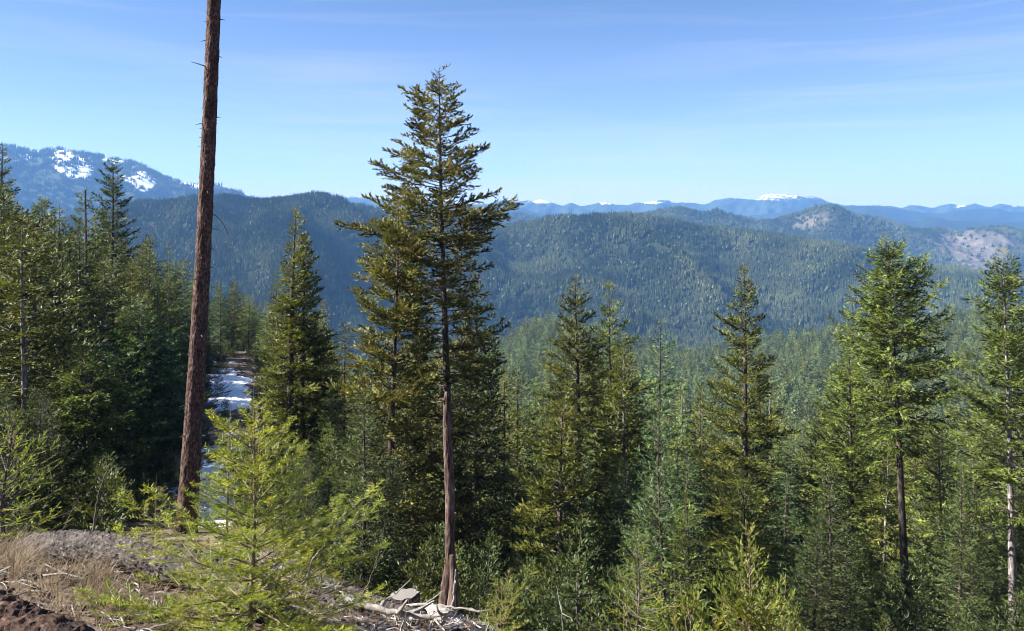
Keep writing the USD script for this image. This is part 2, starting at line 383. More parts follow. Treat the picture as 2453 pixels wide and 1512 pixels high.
def snow_mtn_bare(v, U, S):
    px, py = px_of(v)
    st = fbm(np.stack([v[:, 0] / 55 + v[:, 2] / 90, v[:, 1] / 260, v[:, 2] / 160], -1), 4, 17)
    b = .66 * np.minimum(1, 1.6 * blob(px, py, 180, 400, 62, 36, 0.35)) + .60 * np.minimum(1, 1.5 * blob(px, py, 338, 447, 24, 26)) + .5 * blob(px, py, 330, 434, 60, 12, .15) + .5 * blob(px, py, 460, 445, 55, 9, 0.3) + .42 * blob(px, py, 40, 380, 60, 26) + .36 * blob(px, py, 290, 395, 90, 22, .3)
    b = b + (b > .05) * (st - .5) * 1.1
    rim = 0.50 * np.exp(-np.abs(S) * 9) * np.clip((640 - px) / 200, 0, 1)
    return np.where(S < 0.3, np.clip(b + rim, 0, 1), .3)


def far_bare(v, U, S):
    px, py = px_of(v)
    h = np.clip((494 - py) / 22, 0, 1)
    b = 0.04 + 0.40 * h + .14 * blob(px, py, 1850, 474, 60, 14) + .4 * blob(px, py, 1300, 484, 40, 8) + .45 * blob(px, py, 1450, 488, 25, 6) + .4 * blob(px, py, 1560, 486, 45, 6) + .5 * blob(px, py, 2300, 494, 40, 6) + .3 * blob(px, py, 2400, 493, 25, 6)
    return np.where((S > -0.5), np.clip(b, 0, 1), 0)


build_hill('hill', main_hill, 340, 70, HILL, 'broad wooded hill across the valley filling the middle of the view')
build_hill('hill', back_hill, 280, 70, HILL, 'wooded hill with a pinkish clear-cut, behind the broad hill to the right', bare_back)
build_hill('hill', small_ridge, 120, 30, HILL, 'low dark ridge between the broad hill and the blue ranges')
build_hill('mountain', snow_mtn, 320, 80, SNOWY, 'high blue mountain with an open snowfield at the far left', snow_mtn_bare)
build_hill('mountain', far_range, 500, 40, SNOWY, 'farthest blue range with snow-capped summits on the skyline', far_bare)
build_hill('mountain', blue_ridge, 200, 30, HILL, 'plain blue ridge just below the snow-capped range')
build_hill('mountain', low_ridge, 160, 30, HILL, 'low blue ridge above the clear-cut at the far right')

# ------------------------------------------------------------------ haze
hx = trimesh.creation.box(extents=(20400, 13300, 1242))
hx.apply_translation((0, 4050, -41))
HZ = usdkit.material(stage, '/World/Looks/haze', {'v': ('principled_volume', {'color': (0.21, 0.48, 1.0), 'density': HAZE, 'anisotropy': 0.0})}, [], volume='v.volume')
tag(obj('haze', hx, HZ), 'thin blue haze filling the valley air', kind='stuff')


# ------------------------------------------------------------------ tree building
def frame_of(t):
    up = np.array([0, 0, 1.0])
    b = np.cross(up, t)
    n = np.linalg.norm(b, axis=-1, keepdims=True)
    b = np.where(n > 1e-4, b / np.maximum(n, 1e-9), np.array([1.0, 0, 0]))
    return b, np.cross(t, b)


def tube(pts, rad, sides=5, cap=True):
    pts, rad = np.asarray(pts, float), np.asarray(rad, float)
    t = np.gradient(pts, axis=0)
    t /= np.maximum(np.linalg.norm(t, axis=1, keepdims=True), 1e-9)
    m = np.array([0, 0, 1.0]) if abs(t[:, 2].mean()) < 0.8 else np.array([1.0, 0, 0])
    b = np.cross(m, t); b /= np.linalg.norm(b, axis=1, keepdims=True)
    n = np.cross(t, b)
    a = np.arange(sides) / sides * 2 * np.pi
    v = (pts[:, None] + rad[:, None, None] * (np.cos(a)[None, :, None] * b[:, None] + np.sin(a)[None, :, None] * n[:, None])).reshape(-1, 3)
    k = len(pts)
    i = np.arange(k * sides).reshape(k, sides)
    j = np.roll(i, -1, 1)
    f = np.vstack([np.stack([i[:-1], j[:-1], j[1:]], -1).reshape(-1, 3), np.stack([i[:-1], j[1:], i[1:]], -1).reshape(-1, 3)])
    if cap:
        v = np.vstack([v, pts[-1]])
        f = np.vstack([f, np.stack([i[-1], j[-1], np.full(sides, len(v) - 1)], 1)])
    return v, f


def sprigs(P, D, N, L, W):
    """Leaf-shaped faces folded along the middle: root, two shoulders, tip."""
    S = np.cross(D, N); S /= np.maximum(np.linalg.norm(S, axis=1, keepdims=True), 1e-9)
    N2 = np.cross(S, D)
    L, W = L[:, None], W[:, None]
    a = P
    b = P + D * L * .42 + S * W * .5 - N2 * W * .18
    c = P + D * L
    d = P + D * L * .42 - S * W * .5 - N2 * W * .18
    v = np.stack([a, b, c, d], 1).reshape(-1, 3)
    i = np.arange(len(P)) * 4
    f = np.vstack([np.stack([i, i + 1, i + 2], 1), np.stack([i, i + 2, i + 3], 1)])
    return v, f


def unit(v):
    return v / np.maximum(np.linalg.norm(v, axis=-1, keepdims=True), 1e-9)


def limb(r, base, az, L, e0, e1, k):
    """One bough: (wood, needles). k holds the kind's habits."""
    n = 7
    s = np.linspace(0, 1, n)
    el = e0 + (e1 - e0) * s ** k.get('curve', 1.3)
    az_s = az + np.cumsum(r.normal(0, 0.05, n))
    dirs = np.stack([np.cos(el) * np.cos(az_s), np.cos(el) * np.sin(az_s), np.sin(el)], 1)
    pts = base + np.vstack([np.zeros(3), np.cumsum((dirs[:-1] + dirs[1:]) / 2, 0)]) * L / (n - 1)
    rad = k['limb_r'] * (0.35 + 0.65 * min(1, L / k['limb_ref'])) * (1 - 0.85 * s)
    wood = tube(pts, np.maximum(rad, k['limb_r'] * .08), k.get('limb_sides', 4), cap=False)
    # twigs left and right
    step = k['twig_step']
    s0 = k['bare']
    nt = max(2, int(L * (1 - s0) / step))
    st = s0 + (1 - s0) * (np.arange(nt) + r.random(nt) * .8) / nt
    keep = r.random(nt) > k.get('thin', 0.1)
    st = st[keep]
    nt = len(st)
    side = np.where(np.arange(nt) % 2 == 0, 1.0, -1.0)
    pos = np.stack([np.interp(st, s, pts[:, j]) for j in range(3)], 1)
    T = unit(np.stack([np.interp(st, s, dirs[:, j]) for j in range(3)], 1))
    B, U = frame_of(T)
    ln = np.minimum(k['twig_max'], k['twig_k'] * L * (1.02 - st) + k['twig_min']) * r.uniform(.6, 1.15, nt) * np.clip((st - s0) * 5 + .35, 0, 1)
    ang = r.normal(k['twig_ang'], .15, nt)
    td = unit(T * np.cos(ang)[:, None] + B * (side * np.sin(ang))[:, None] + U * r.normal(k['twig_up'], k.get('twig_var', .14), nt)[:, None])
    td[:, 2] += k['twig_droop']
    td = unit(td)
    # the bough's own tip counts as a twig
    pos = np.vstack([pos, pts[-2]]); td = np.vstack([td, dirs[-1]]); ln = np.append(ln, L / (n - 1) + k['twig_min'] * .5); U = np.vstack([U, frame_of(dirs[-1:])[1]])
    tw = []
    if k.get('twig_wood'):
        for p, d, l in zip(pos, td, ln):
            tw.append(tube(np.stack([p, p + d * l * .5 + [0, 0, -.02 * l], p + d * l]), [k['twig_r'], k['twig_r'] * .7, k['twig_r'] * .3], 3, cap=False))
        wood = cat_mesh([wood] + tw)
    per = np.maximum(2, np.ceil(ln / k['gap'])).astype(int)
    idx = np.repeat(np.arange(len(ln)), per)
    tpos = np.concatenate([(np.arange(m) + .5) / m for m in per])
    m = len(idx)
    P = pos[idx] + td[idx] * (ln[idx] * tpos)[:, None]
    tb, tu = frame_of(td[idx])
    sd = np.where(np.arange(m) % 2 == 0, 1.0, -1.0) if k.get('comb') else r.uniform(-1, 1, m)
    sp = k['spread']
    a = sp * sd if k.get('comb') else sp * sd
    D = td[idx] * np.cos(a)[:, None] + tb * np.sin(a)[:, None] + tu * r.normal(k['needle_up'], k['needle_var'], m)[:, None]
    D = unit(D)
    N = unit(tu + r.normal(0, k['tilt'], (m, 3)))
    Ln = k['e'] * min(1, .5 + .5 * L / k['limb_ref'] * 2.5) * r.uniform(.7, 1.25, m) * np.where(tpos > .92, .9, 1.0)
    return wood, sprigs(P, D, N, Ln, Ln * k['ratio'] * r.uniform(.8, 1.2, m))


def kind(**over):
    k = dict(limb_r=0.024, limb_ref=2.2, twig_step=.052, bare=.18, twig_k=.40, twig_min=.16, twig_max=.80, twig_ang=.95, twig_up=.10, twig_var=.30, twig_droop=0.0, gap=.034,
             spread=.50, needle_up=.16, needle_var=.28, tilt=1.0, e=.165, ratio=.27)
    k.update(over)
    return k


def tree_parts(seed, H, R, k, base=.12, layers=30, per=(4, 6), shape=None, el_top=.75, el_mid=.10, el_low=-.18, lift=.25, lobes=None, jitter=.30, trunk_r=None, lean=(0, 0), sides=9, wob=.06, top_bare=.0, flare=1.35, dead=0.0):
    """(trunk, [(limb wood, needles), ...]) of a conifer H tall whose boughs reach R at most."""
    r = np.random.default_rng(seed)
    tr = trunk_r or H * .0125
    nz = max(8, int(H / .8))
    zz = np.linspace(0, H, nz) ** 1.0
    t = zz / H
    cxy = np.stack([lean[0] * t + wob * np.sin(t * 5 + seed), lean[1] * t + wob * np.cos(t * 4.1 + seed * 2)], 1)
    cxy -= cxy[0]
    pts = np.column_stack([cxy, zz - 0.5 * (t == 0)])
    rad = tr * ((1 - t) ** .85 * .97 + .03) * (1 + (flare - 1) * np.exp(-zz / (H * .035)))
    trunk = tube(pts, rad, sides)
    shape = shape or (lambda q: (1 - q) ** .75 * (0.35 + .65 * np.minimum(1, q * 6)))
    limbs = []
    for i in range(layers):
        q = ((i + r.uniform(-.3, .3)) / layers)
        q = min(max(q, 0.0), .985) ** .92
        z = H * (base + (1 - base) * q)
        n = r.integers(per[0], per[1] + 1) - (2 if r.random() < .10 else 0)
        a0 = r.random() * 6.28
        for j in range(n):
            az = a0 + j * 2 * np.pi / n + r.normal(0, .22)
            L = R * float(shape(q)) * r.uniform(1 - jitter, 1 + jitter * .45)
            L *= .62 + .76 * float(noise(np.array([math.cos(az) * 1.3 + seed * 3.1, math.sin(az) * 1.3, q * 6.5]), 5))
            if lobes is not None:
                L *= lobes(az, q)
            if L < .06:
                continue
            if q > 1 - top_bare:
                continue
            zz_ = z + r.normal(0, .12 * H / 18)
            tq = zz_ / H
            b = np.array([np.interp(zz_, pts[:, 2], pts[:, 0]), np.interp(zz_, pts[:, 2], pts[:, 1]), zz_])
            e0 = np.interp(q, [0, .35, .8, 1], [el_low, el_mid, el_mid + (el_top - el_mid) * .5, el_top]) + r.normal(0, .10)
            limbs.append(limb(r, b, az, L, e0, e0 + lift, k))
    return trunk, limbs


def plant_tree(name, parts, loc, rz, bark, leaf, label, cat='tree', group=None, split=False, twig=TWIG):
    t = thing(name, loc, rz)
    tag(t, label, cat, group)
    path = str(t.GetPath())
    trunk, limbs = parts
    obj('trunk', trunk, bark, path, smooth=True)
    if split:
        for w, n in limbs:
            lp = obj('bough', w, twig, path)
            obj('needles', n, leaf, str(lp.GetPath()))
    else:
        obj('branches', cat_mesh([w for w, n in limbs]), twig, path)
        obj('crown', cat_mesh([n for w, n in limbs]), leaf, path)
    return t


# ------------------------------------------------------------------ the far woods: clumps of small trees, uncountable
def far_conifer(r, h, w):
    v, f, n = [], [], 0
    tiers = 6
    for i in range(tiers):
        q = i / tiers
        z0, z1 = h * (.08 + .92 * q), h * min(1.0, .08 + .92 * (q + 1.7 / tiers))
        rr = w * (1 - q) ** .8 * r.uniform(.75, 1.1)
        m = 6
        a = np.arange(m * 2) / (m * 2) * 2 * np.pi + r.random()
        rad = np.where(np.arange(m * 2) % 2 == 0, rr, rr * .5) * r.uniform(.7, 1.15, m * 2)
        ring = np.stack([np.cos(a) * rad, np.sin(a) * rad, z0 + r.normal(0, .02 * h, m * 2)], 1)
        v.append(np.vstack([ring, [[r.normal(0, .02 * w), 0, z1]]]))
        k = np.arange(m * 2)
        f.append(np.stack([k, (k + 1) % (m * 2), np.full(m * 2, m * 2)], 1) + n)
        n += m * 2 + 1
    return np.vstack(v), np.vstack(f)


def far_round(r, h, w):
    s = trimesh.creation.icosphere(1)
    v = s.vertices * (1 + r.uniform(-.3, .3, (len(s.vertices), 1)))
    return v * [w, w, h * .42] + [0, 0, h * .55], np.array(s.faces)


WOODS = {}
for nm, cols in (('far_conifer_green', ((.030, .044, .016), (.31, .33, .13))), ('far_broadleaf', ((.08, .095, .042), (.25, .25, .12)))):
    WOODS[nm] = mat(nm, {'g': ('geometry', {}), 'oi': ('object_info', {}), 'n': ('noise_texture', {'scale': .006, 'detail': 4.0}),
                         'a': ('math', {'math_type': 'multiply_add', 'value2': .55}), 's': ('math', {'math_type': 'multiply_add', 'value2': .9, 'value3': -.2}),
                         'r': ('rgb_ramp', {'ramp': [(.15, cols[0]), (.85, cols[1])]}),
                         'p': ('principled_bsdf', {'roughness': .9, 'specular_ior_level': .1})},
                    [('g.random_per_island', 'a.value1'), ('g.position', 'n.vector'), ('n.fac', 's.value1'), ('s.value', 'a.value3'), ('a.value', 'r.fac'), ('r.color', 'p.base_color')])


def wood(name, label, pts, seed, h=(12, 21), w=(1.8, 2.9), nround=.08, size=9, spacing=5.2, nclump=6):
    """Scatters clumps (each SIZE trees) at PTS; a PointInstancer of one uncountable wood."""
    r = np.random.default_rng(seed)
    pi = UsdGeom.PointInstancer.Define(stage, numbered('/World/' + name))
    tag(pi, label, kind='stuff')
    paths = []
    for c in range(nclump):
        base = f'{pi.GetPath()}/clump_{c:03d}'
        UsdGeom.Xform.Define(stage, base)
        con, rnd = [], []
        rad = spacing * math.sqrt(size / math.pi)
        for i in range(size):
            a, d = r.random() * 6.28, rad * math.sqrt((i + .3 + .5 * r.random()) / size)
            o = np.array([d * math.cos(a), d * math.sin(a), -1.5])
            hh, ww = r.uniform(*h), r.uniform(*w)
            if r.random() < nround:
                v, f = far_round(r, hh * .55, ww * 1.1); rnd.append((v + o, f))
            else:
                v, f = far_conifer(r, hh, ww); con.append((v + o, f))
        if con:
            usdkit.mesh(stage, base + '/conifer_crowns', cat_mesh(con), WOODS['far_conifer_green'])
        if rnd:
            usdkit.mesh(stage, base + '/broadleaf_crowns', cat_mesh(rnd), WOODS['far_broadleaf'])
        paths.append(base)
    n = len(pts)
    pi.CreatePrototypesRel().SetTargets([Sdf.Path(p) for p in paths])
    pi.CreateProtoIndicesAttr(Vt.IntArray.FromNumpy(r.integers(0, nclump, n).astype(np.int32)))
    pi.CreatePositionsAttr(Vt.Vec3fArray.FromNumpy(pts.astype(np.float32)))
    a = r.random(n) * np.pi
    q = np.zeros((n, 4)); q[:, 0] = np.cos(a); q[:, 3] = np.sin(a)
    pi.CreateOrientationsAttr(Vt.QuathArray([Gf.Quath(float(x[0]), 0, 0, float(x[3])) for x in q]))
    s = r.uniform(.75, 1.2, n)
    pi.CreateScalesAttr(Vt.Vec3fArray.FromNumpy(np.stack([s, s, s * r.uniform(.85, 1.15, n)], 1).astype(np.float32)))
    return n


def on_hill(hill, area_per, seed, u0, u1, s0=-1.0, s1=.06, keep=None):
    r = np.random.default_rng(seed)
    width, depth = (u1 - u0) * hill.dist, (s1 - s0) * hill.front
    n = int(width * depth / area_per)
    u, s = r.uniform(u0, u1, n), r.uniform(s0, s1, n)
    p = hill.point(u, s)
    ok = np.ones(n, bool) if keep is None else keep(p, u, s, r)
    return p[ok]


def not_bare(fn, thr=.30):
    return lambda p, u, s, r: fn(p, u, s) < thr + r.random(len(p)) ** 2.2 * .9


uu = lambda px: (px - CX) / F
wood('forest', 'dense conifer and oak wood covering the broad middle hill', on_hill(main_hill, 135, 1, uu(250), uu(2500)), 1)
wood('forest', 'dense wood on the farther hill round the clear-cut', on_hill(back_hill, 230, 2, uu(1500), uu(2480), keep=not_bare(bare_back)), 2, h=(12, 20))
wood('forest', 'dark wood on the low ridge behind the broad hill', on_hill(small_ridge, 900, 3, uu(1000), uu(1480), s0=-.5), 3, size=9, spacing=9)
wood('forest', 'scattered dark conifers on the snowy mountain', on_hill(snow_mtn, 1000, 4, uu(-40), uu(700), s0=-.75, keep=lambda p, u, s, r: (snow_mtn_bare(p, u, s) < .30 + r.random(len(p)) ** .6 * .8) & ((np.abs(s) > .10) | (r.random(len(p)) < .5))), 4, nround=0, size=9, spacing=10, h=(16, 30), w=(3, 4.5))


# ------------------------------------------------------------------ kinds of growth
K_FIR = kind()
K_FIR_OPEN = kind(bare=.22, twig_step=.06, thin=.12, twig_k=.38, e=.150, ratio=.27, gap=.026)
K_DOUG = kind(bare=.12, twig_step=.068, twig_k=.36, twig_droop=-.30, twig_ang=.85, needle_up=-.05, needle_var=.32, tilt=1.2, spread=.55, e=.165, ratio=.24, gap=.030, thin=.10, curve=1.0)
K_GENERIC = kind(twig_step=.115, gap=.055, e=.25, ratio=.26, bare=.10, twig_max=.9, twig_min=.22, limb_sides=3)
K_GENERIC_D = kind(twig_step=.115, gap=.055, e=.25, ratio=.23, bare=.08, twig_max=.8, twig_min=.22, twig_droop=-.28, needle_up=-.05, needle_var=.32, spread=.55, tilt=1.2, limb_sides=3)
K_MID = kind(twig_step=.40, gap=.28, e=.75, ratio=.55, bare=.03, twig_max=1.0, twig_min=.35, limb_sides=3, tilt=1.0, needle_var=.45)


def silhouette(qs, left, right):
    qs, left, right = map(np.asarray, (qs, left, right))

    def lobes(az, q):
        w = smooth01((1 - math.cos(az)) / 2)
        return float(np.interp(q, qs, left) * w + np.interp(q, qs, right) * (1 - w))
    return lobes


one = lambda q: 1.0
conic = lambda q: (1 - q) ** .72 * (.45 + .55 * min(1, q * 5))
narrow = lambda q: (1 - q) ** .9 * (.75 + .25 * min(1, q * 5)) + .03
columnar = lambda q: (1 - q) ** .55 * (.6 + .4 * min(1, q * 4))
bushy = lambda q: (1 - q) ** .85 * (.7 + .3 * min(1, q * 4))


def hero(name, px, py, D, seed, R, leaf, label, base=.10, k=K_FIR, shape=conic, layers=30, per=(4, 6), bark=BARK, split=False, lean_px=0, group=None, **kw):
    p = at(px, D)
    H = EYE - (py - HY) / F * D - p[2]
    parts = tree_parts(seed, H, R, k, base=base, layers=layers, per=per, shape=shape, lean=(lean_px / F * D, 0), **kw)
    return plant_tree(name, parts, p, 0, bark, leaf, label, group=group, split=split)


# ------------------------------------------------------------------ the tall trees, one by one
fir_sil = silhouette([0, .12, .22, .34, .44, .50, .57, .62, .70, .74, .782, .83, .887, .93, .955, .975, 1],
                     [.8, 1.0, 1.0, 1.7, 2.8, 2.9, 3.7, 2.9, 3.2, 2.5, 2.9, 2.1, 1.85, 1.3, .5, .26, .10],
                     [.9, 1.2, 1.6, 1.5, 1.8, 1.7, 1.6, 1.7, 2.9, 1.6, 2.0, 1.5, 1.2, 1.05, .45, .24, .10])
hero('fir_tree', 1081, 160, 28, 101, 1.0, FIR_BROWN, 'tallest fir in the middle, ragged olive crown rising above the skyline', base=.06, k=K_FIR_OPEN, shape=one, layers=58, per=(4, 6), lobes=fir_sil, jitter=.42,
     el_low=-.30, el_mid=-.04, el_top=.48, lift=.16, trunk_r=.20, split=True, lean_px=-24)
hero('fir_tree', 692, 495, 35, 102, 2.3, FIR, 'dense dark fir left of the tallest fir, thicker of two trunks close together', base=.16, layers=36, per=(5, 6), shape=lambda q: (1 - q) ** .8 * (.55 + .45 * min(1, q * 4)), trunk_r=.21, lean_px=18, lift=.2, lobes=lambda az, q: 1 + .32 * math.cos(az))
hero('fir_tree', 729, 560, 35.8, 103, 2.4, FIR, 'slimmer fir twinned with the dense dark fir left of the tallest', base=.16, layers=30, shape=narrow, trunk_r=.15, lean_px=2)
hero('fir_tree', 934, 478, 26, 104, 2.5, FIR_BROWN, 'yellowing fir with brown patches just left of the tallest fir', base=.10, layers=36, per=(5, 6), shape=columnar, trunk_r=.14, lean_px=16, jitter=.4)
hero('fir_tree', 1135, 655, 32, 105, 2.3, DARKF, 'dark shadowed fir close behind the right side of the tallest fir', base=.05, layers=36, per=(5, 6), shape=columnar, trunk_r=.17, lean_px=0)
hero('fir_tree', 1385, 650, 40, 106, 3.5, FIR, 'left one of the two pointed firs right of the tallest fir, thick dark trunk', base=.22, layers=30, per=(5, 6), shape=narrow, trunk_r=.26, lean_px=-8)
hero('fir_tree', 1466, 665, 42, 107, 3.3, DOUG, 'right one of two pointed firs, dark limbs reaching out to its right', base=.2, layers=28, shape=narrow, trunk_r=.18, lean_px=-5,
     lobes=lambda az, q: 1 + .55 * max(0, math.cos(az)) * (q < .8) * (1 if int(q * 14) % 3 == 0 else .3))
hero('fir_tree', 1505, 800, 33, 108, 2.4, FIR, 'smaller bright fir in front of the pointed pair, pale trunk', base=.25, layers=30, per=(5, 6), shape=bushy, trunk_r=.12, lean_px=-5, bark=BARK_PALE)
hero('fir_tree', 1352, 915, 24, 109, 1.75, FIR, 'slender fir with a dark bare stem below the pointed pair, left side', base=.12, layers=28, shape=columnar, trunk_r=.10, lean_px=-3)
hero('fir_tree', 1792, 628, 38, 110, 3.1, FIR, 'lone pointed fir right of centre with yellow-green left limbs', base=.10, layers=40, per=(4, 6), shape=lambda q: (1 - q) ** .75 * (.5 + .5 * min(1, q * 5)), trunk_r=.22, lean_px=-14, jitter=.45,
     lobes=lambda az, q: 1 + .25 * max(0, -math.cos(az)))
doug_sil = silhouette([0, .06, .2, .35, .5, .68, .8, .9, 1], [.8, 1.6, 2.1, 2.2, 2.0, 1.65, 1.15, .65, .2], [1.0, 2.0, 2.3, 2.2, 2.0, 1.8, 1.4, .65, .2])
hero('pine_tree', 2176, 572, 30, 111, 1.0, DOUG, 'tall broad conifer on the right with a long straight dark trunk', base=.46, k=K_DOUG, shape=one, layers=26, per=(5, 7), lobes=doug_sil, jitter=.32, el_low=-.05, el_mid=.22, el_top=.95, lift=.25, trunk_r=.17, lean_px=-56, bark=BARK, split=True)
hero('pine_tree', 2428, 622, 26, 112, 2.4, DOUG, 'bright conifer cut by the right edge on a pale straight trunk', base=.34, k=K_DOUG, shape=lambda q: (1 - q) ** .55, layers=24, per=(5, 6), el_low=.0, el_mid=.3, el_top=1.0, lift=.2, trunk_r=.135, lean_px=-26, bark=BARK_PALE, jitter=.35)
hero('pine_tree', 2035, 800, 36, 113, 4.0, DOUG, 'bushy bright green conifer standing left of the long dark trunk', base=.03, k=K_DOUG, shape=bushy, layers=34, per=(5, 7), el_mid=.3, el_low=.0, el_top=1.0, trunk_r=.16)
hero('young_fir', 1590, 960, 16, 114, 1.4, BLUISH, 'young bluish green fir with upswept boughs below the pointed pair', base=.02, k=kind(twig_step=.065, gap=.020, e=.085, ratio=.25, twig_droop=-.2, needle_var=.32, tilt=1.2, limb_r=.014, limb_ref=1.2), shape=bushy, layers=28, per=(4, 6), el_mid=.35, el_low=.1, el_top=1.0, trunk_r=.05, lean_px=0)
hero('thin_tree', 2285, 1005, 30, 115, 1.5, DOUG, 'thin pale-stemmed conifer right of the long dark trunk', base=.38, k=K_DOUG, shape=bushy, layers=18, per=(4, 6), el_mid=.15, trunk_r=.075, lean_px=-34, bark=BARK_PALE)
hero('thin_tree', 2122, 1060, 34, 116, 1.6, FIR, 'yellow-green conifer crowded behind the long dark trunk', base=.3, k=K_DOUG, shape=bushy, layers=18, per=(4, 6), trunk_r=.09, bark=BARK_PALE)
hero('fir_tree', 268, 378, 66, 117, 3.4, DARKF, 'tall dark fir standing against the snowy mountain on the left', base=.12, layers=30, per=(4, 6), shape=columnar, trunk_r=.25, jitter=.45)
hero('fir_tree', 200, 452, 60, 118, 2.6, DOUG, 'half-bare fir with a visible trunk left of the tall dark fir', base=.35, layers=18, per=(3, 4), shape=columnar, trunk_r=.22, jitter=.5)
hero('fir_tree', 104, 468, 54, 119, 3.0, DOUG, 'bright green fir high in the left woods', base=.1, layers=28, shape=columnar, trunk_r=.2)
hero('fir_tree', 8, 338, 58, 120, 3.0, DARKF, 'dark fir at the left edge reaching above the mountain', base=.1, layers=30, shape=conic, trunk_r=.26)
hero('young_fir', 205, 835, 27, 121, 2.5, DOUG, 'young fir with a bare lower stem low in the left woods', base=.34, k=K_DOUG, layers=24, per=(4, 6), shape=bushy, trunk_r=.09, el_mid=.2)
hero('young_fir', 334, 715, 36, 122, 3.3, BLUISH, 'bluish green fir nearest the snow track on its left', base=.22, k=K_DOUG, layers=30, per=(5, 6), shape=bushy, trunk_r=.14)
hero('young_fir', 18, 985, 9.5, 123, 1.05, YOUNG, 'bright young fir cut by the left edge above the dry grass', base=.04, k=kind(twig_step=.07, gap=.012, e=.036, ratio=.17, twig_max=.4, limb_r=.012, limb_ref=1.0, twig_min=.06), shape=bushy, layers=20, per=(4, 5), el_mid=.4, el_low=.15, el_top=1.0, trunk_r=.03)
hero('young_fir', 1515, 1275, 11.5, 124, 1.0, YOUNG, 'low bright green fir bough-tips under the young bluish fir', base=.05, k=kind(twig_step=.07, gap=.014, e=.042, ratio=.18, twig_max=.4, limb_r=.012, limb_ref=1.0, twig_min=.06, twig_droop=-.1), shape=bushy, layers=16, per=(4, 6), el_mid=.3, el_low=.1, el_top=1.0, trunk_r=.03)

# ------------------------------------------------------------------ trees that stand in crowds: a few kinds, each copy a tree of its own
PROTO = []
for i, (H, R, k, sh, lf, bk, bs, ly, what) in enumerate([
        (15, 2.7, K_GENERIC, conic, FIR, BARK, .10, 26, 'olive green fir'),
        (15, 3.0, K_GENERIC_D, bushy, DOUG, BARK, .12, 26, 'green drooping conifer'),
        (16, 2.5, K_GENERIC, columnar, DARKF, BARK, .08, 26, 'narrow dark fir'),
        (13, 2.9, K_GENERIC_D, bushy, BLUISH, BARK, .06, 22, 'bluish green conifer'),
        (15, 2.7, K_GENERIC, columnar, FIR, BARK_PALE, .25, 24, 'open pale-stemmed fir'),
        (14, 2.2, K_GENERIC_D, narrow, DOUG, BARK_PALE, .2, 24, 'slim pointed conifer'),
        (6, 1.75, kind(twig_step=.07, gap=.024, e=.10, ratio=.30, limb_r=.012, limb_ref=1.2), bushy, DOUG, BARK, .03, 30, 'bright low fir'),
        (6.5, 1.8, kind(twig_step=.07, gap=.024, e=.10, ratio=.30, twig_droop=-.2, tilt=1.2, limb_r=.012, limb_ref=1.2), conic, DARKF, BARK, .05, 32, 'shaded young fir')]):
    path = f'/World/Looks/kinds/kind_{i}'
    cls = stage.CreateClassPrim(f'/tree_kind_{i}')
    trunk, limbs = tree_parts(200 + i, H, R, k, base=bs, layers=ly, per=(4, 6), shape=sh, jitter=.38, trunk_r=H * .0115)
    cp = str(cls.GetPath())
    usdkit.mesh(stage, cp + '/trunk', trunk, bk, smooth=True)
    usdkit.mesh(stage, cp + '/branches', cat_mesh([a for a, b in limbs]), TWIG)
    usdkit.mesh(stage, cp + '/crown', cat_mesh([b for a, b in limbs]), lf)
    PROTO.append((cp, H, R, what))

SKY_L = ([-300, 0, 40, 100, 150, 205, 240, 310, 350, 400, 465, 520, 600, 660], [300, 352, 405, 440, 480, 470, 520, 545, 560, 605, 600, 650, 690, 720])
trk = lambda d: float(np.interp(d, [16, 28, 42, 62, 90, 120], (np.array([492, 492, 512, 560, 548, 545]) - CX) / F * np.array([16, 28, 42, 62, 90, 120])))
placed = []


def crowd(seed, n, px_r, d_r, h_r, kinds, zone, group, top_limit, ok=lambda px, d, x, r, ytop: True, gap=1.6, dpow=1.0, wide=1.0):
    r = np.random.default_rng(seed)
    got = tries = 0
    while got < n and tries < n * 60:
        tries += 1
        d = d_r[0] + (d_r[1] - d_r[0]) * r.random() ** dpow
        px = r.uniform(*px_r)
        i = kinds[r.integers(len(kinds))]
        cp, H0, R0, what = PROTO[i]
        p = at(px, d)
        H = r.uniform(*h_r)
        ytop = HY - (p[2] + H - EYE) / d * F
        lim = top_limit(px)
        if ytop < lim:
            H = EYE - (lim + r.uniform(0, 25) - HY) / F * d - p[2]
            ytop = lim
            if H < h_r[0] * .6:
                continue
        s = H / H0
        w = s ** .8 * r.uniform(.85, 1.15) * wide
        rad = R0 * w
        if not ok(px, d, p[0], rad, ytop):
            continue
        if any((p[0] - q[0]) ** 2 + (p[1] - q[1]) ** 2 < (gap * min(1, s) + .45 * (rad + q[2]) * .5) ** 2 for q in placed):
            continue
        placed.append((p[0], p[1], rad))
        copy_of(cp, 'conifer', p - [0, 0, .2], r.uniform(0, 360), (w, w, s), f'{what} {zone}', 'tree', f'{what}s {group}')
        got += 1
    return got


limit_left = lambda px: np.interp(px, *SKY_L)


def ok_left(px, d, x, r, ytop):
    if d < 100:
        c = trk(d)
        if x + r > c - (3.6 if d < 60 else 6.0):
            return False
        # keep the sight line along the track open
        if px + r / d * F > 432 and ytop < 1230 and d < 58:
            return False
    elif 500 < px < 600 and d < 112:
        return False
    return True


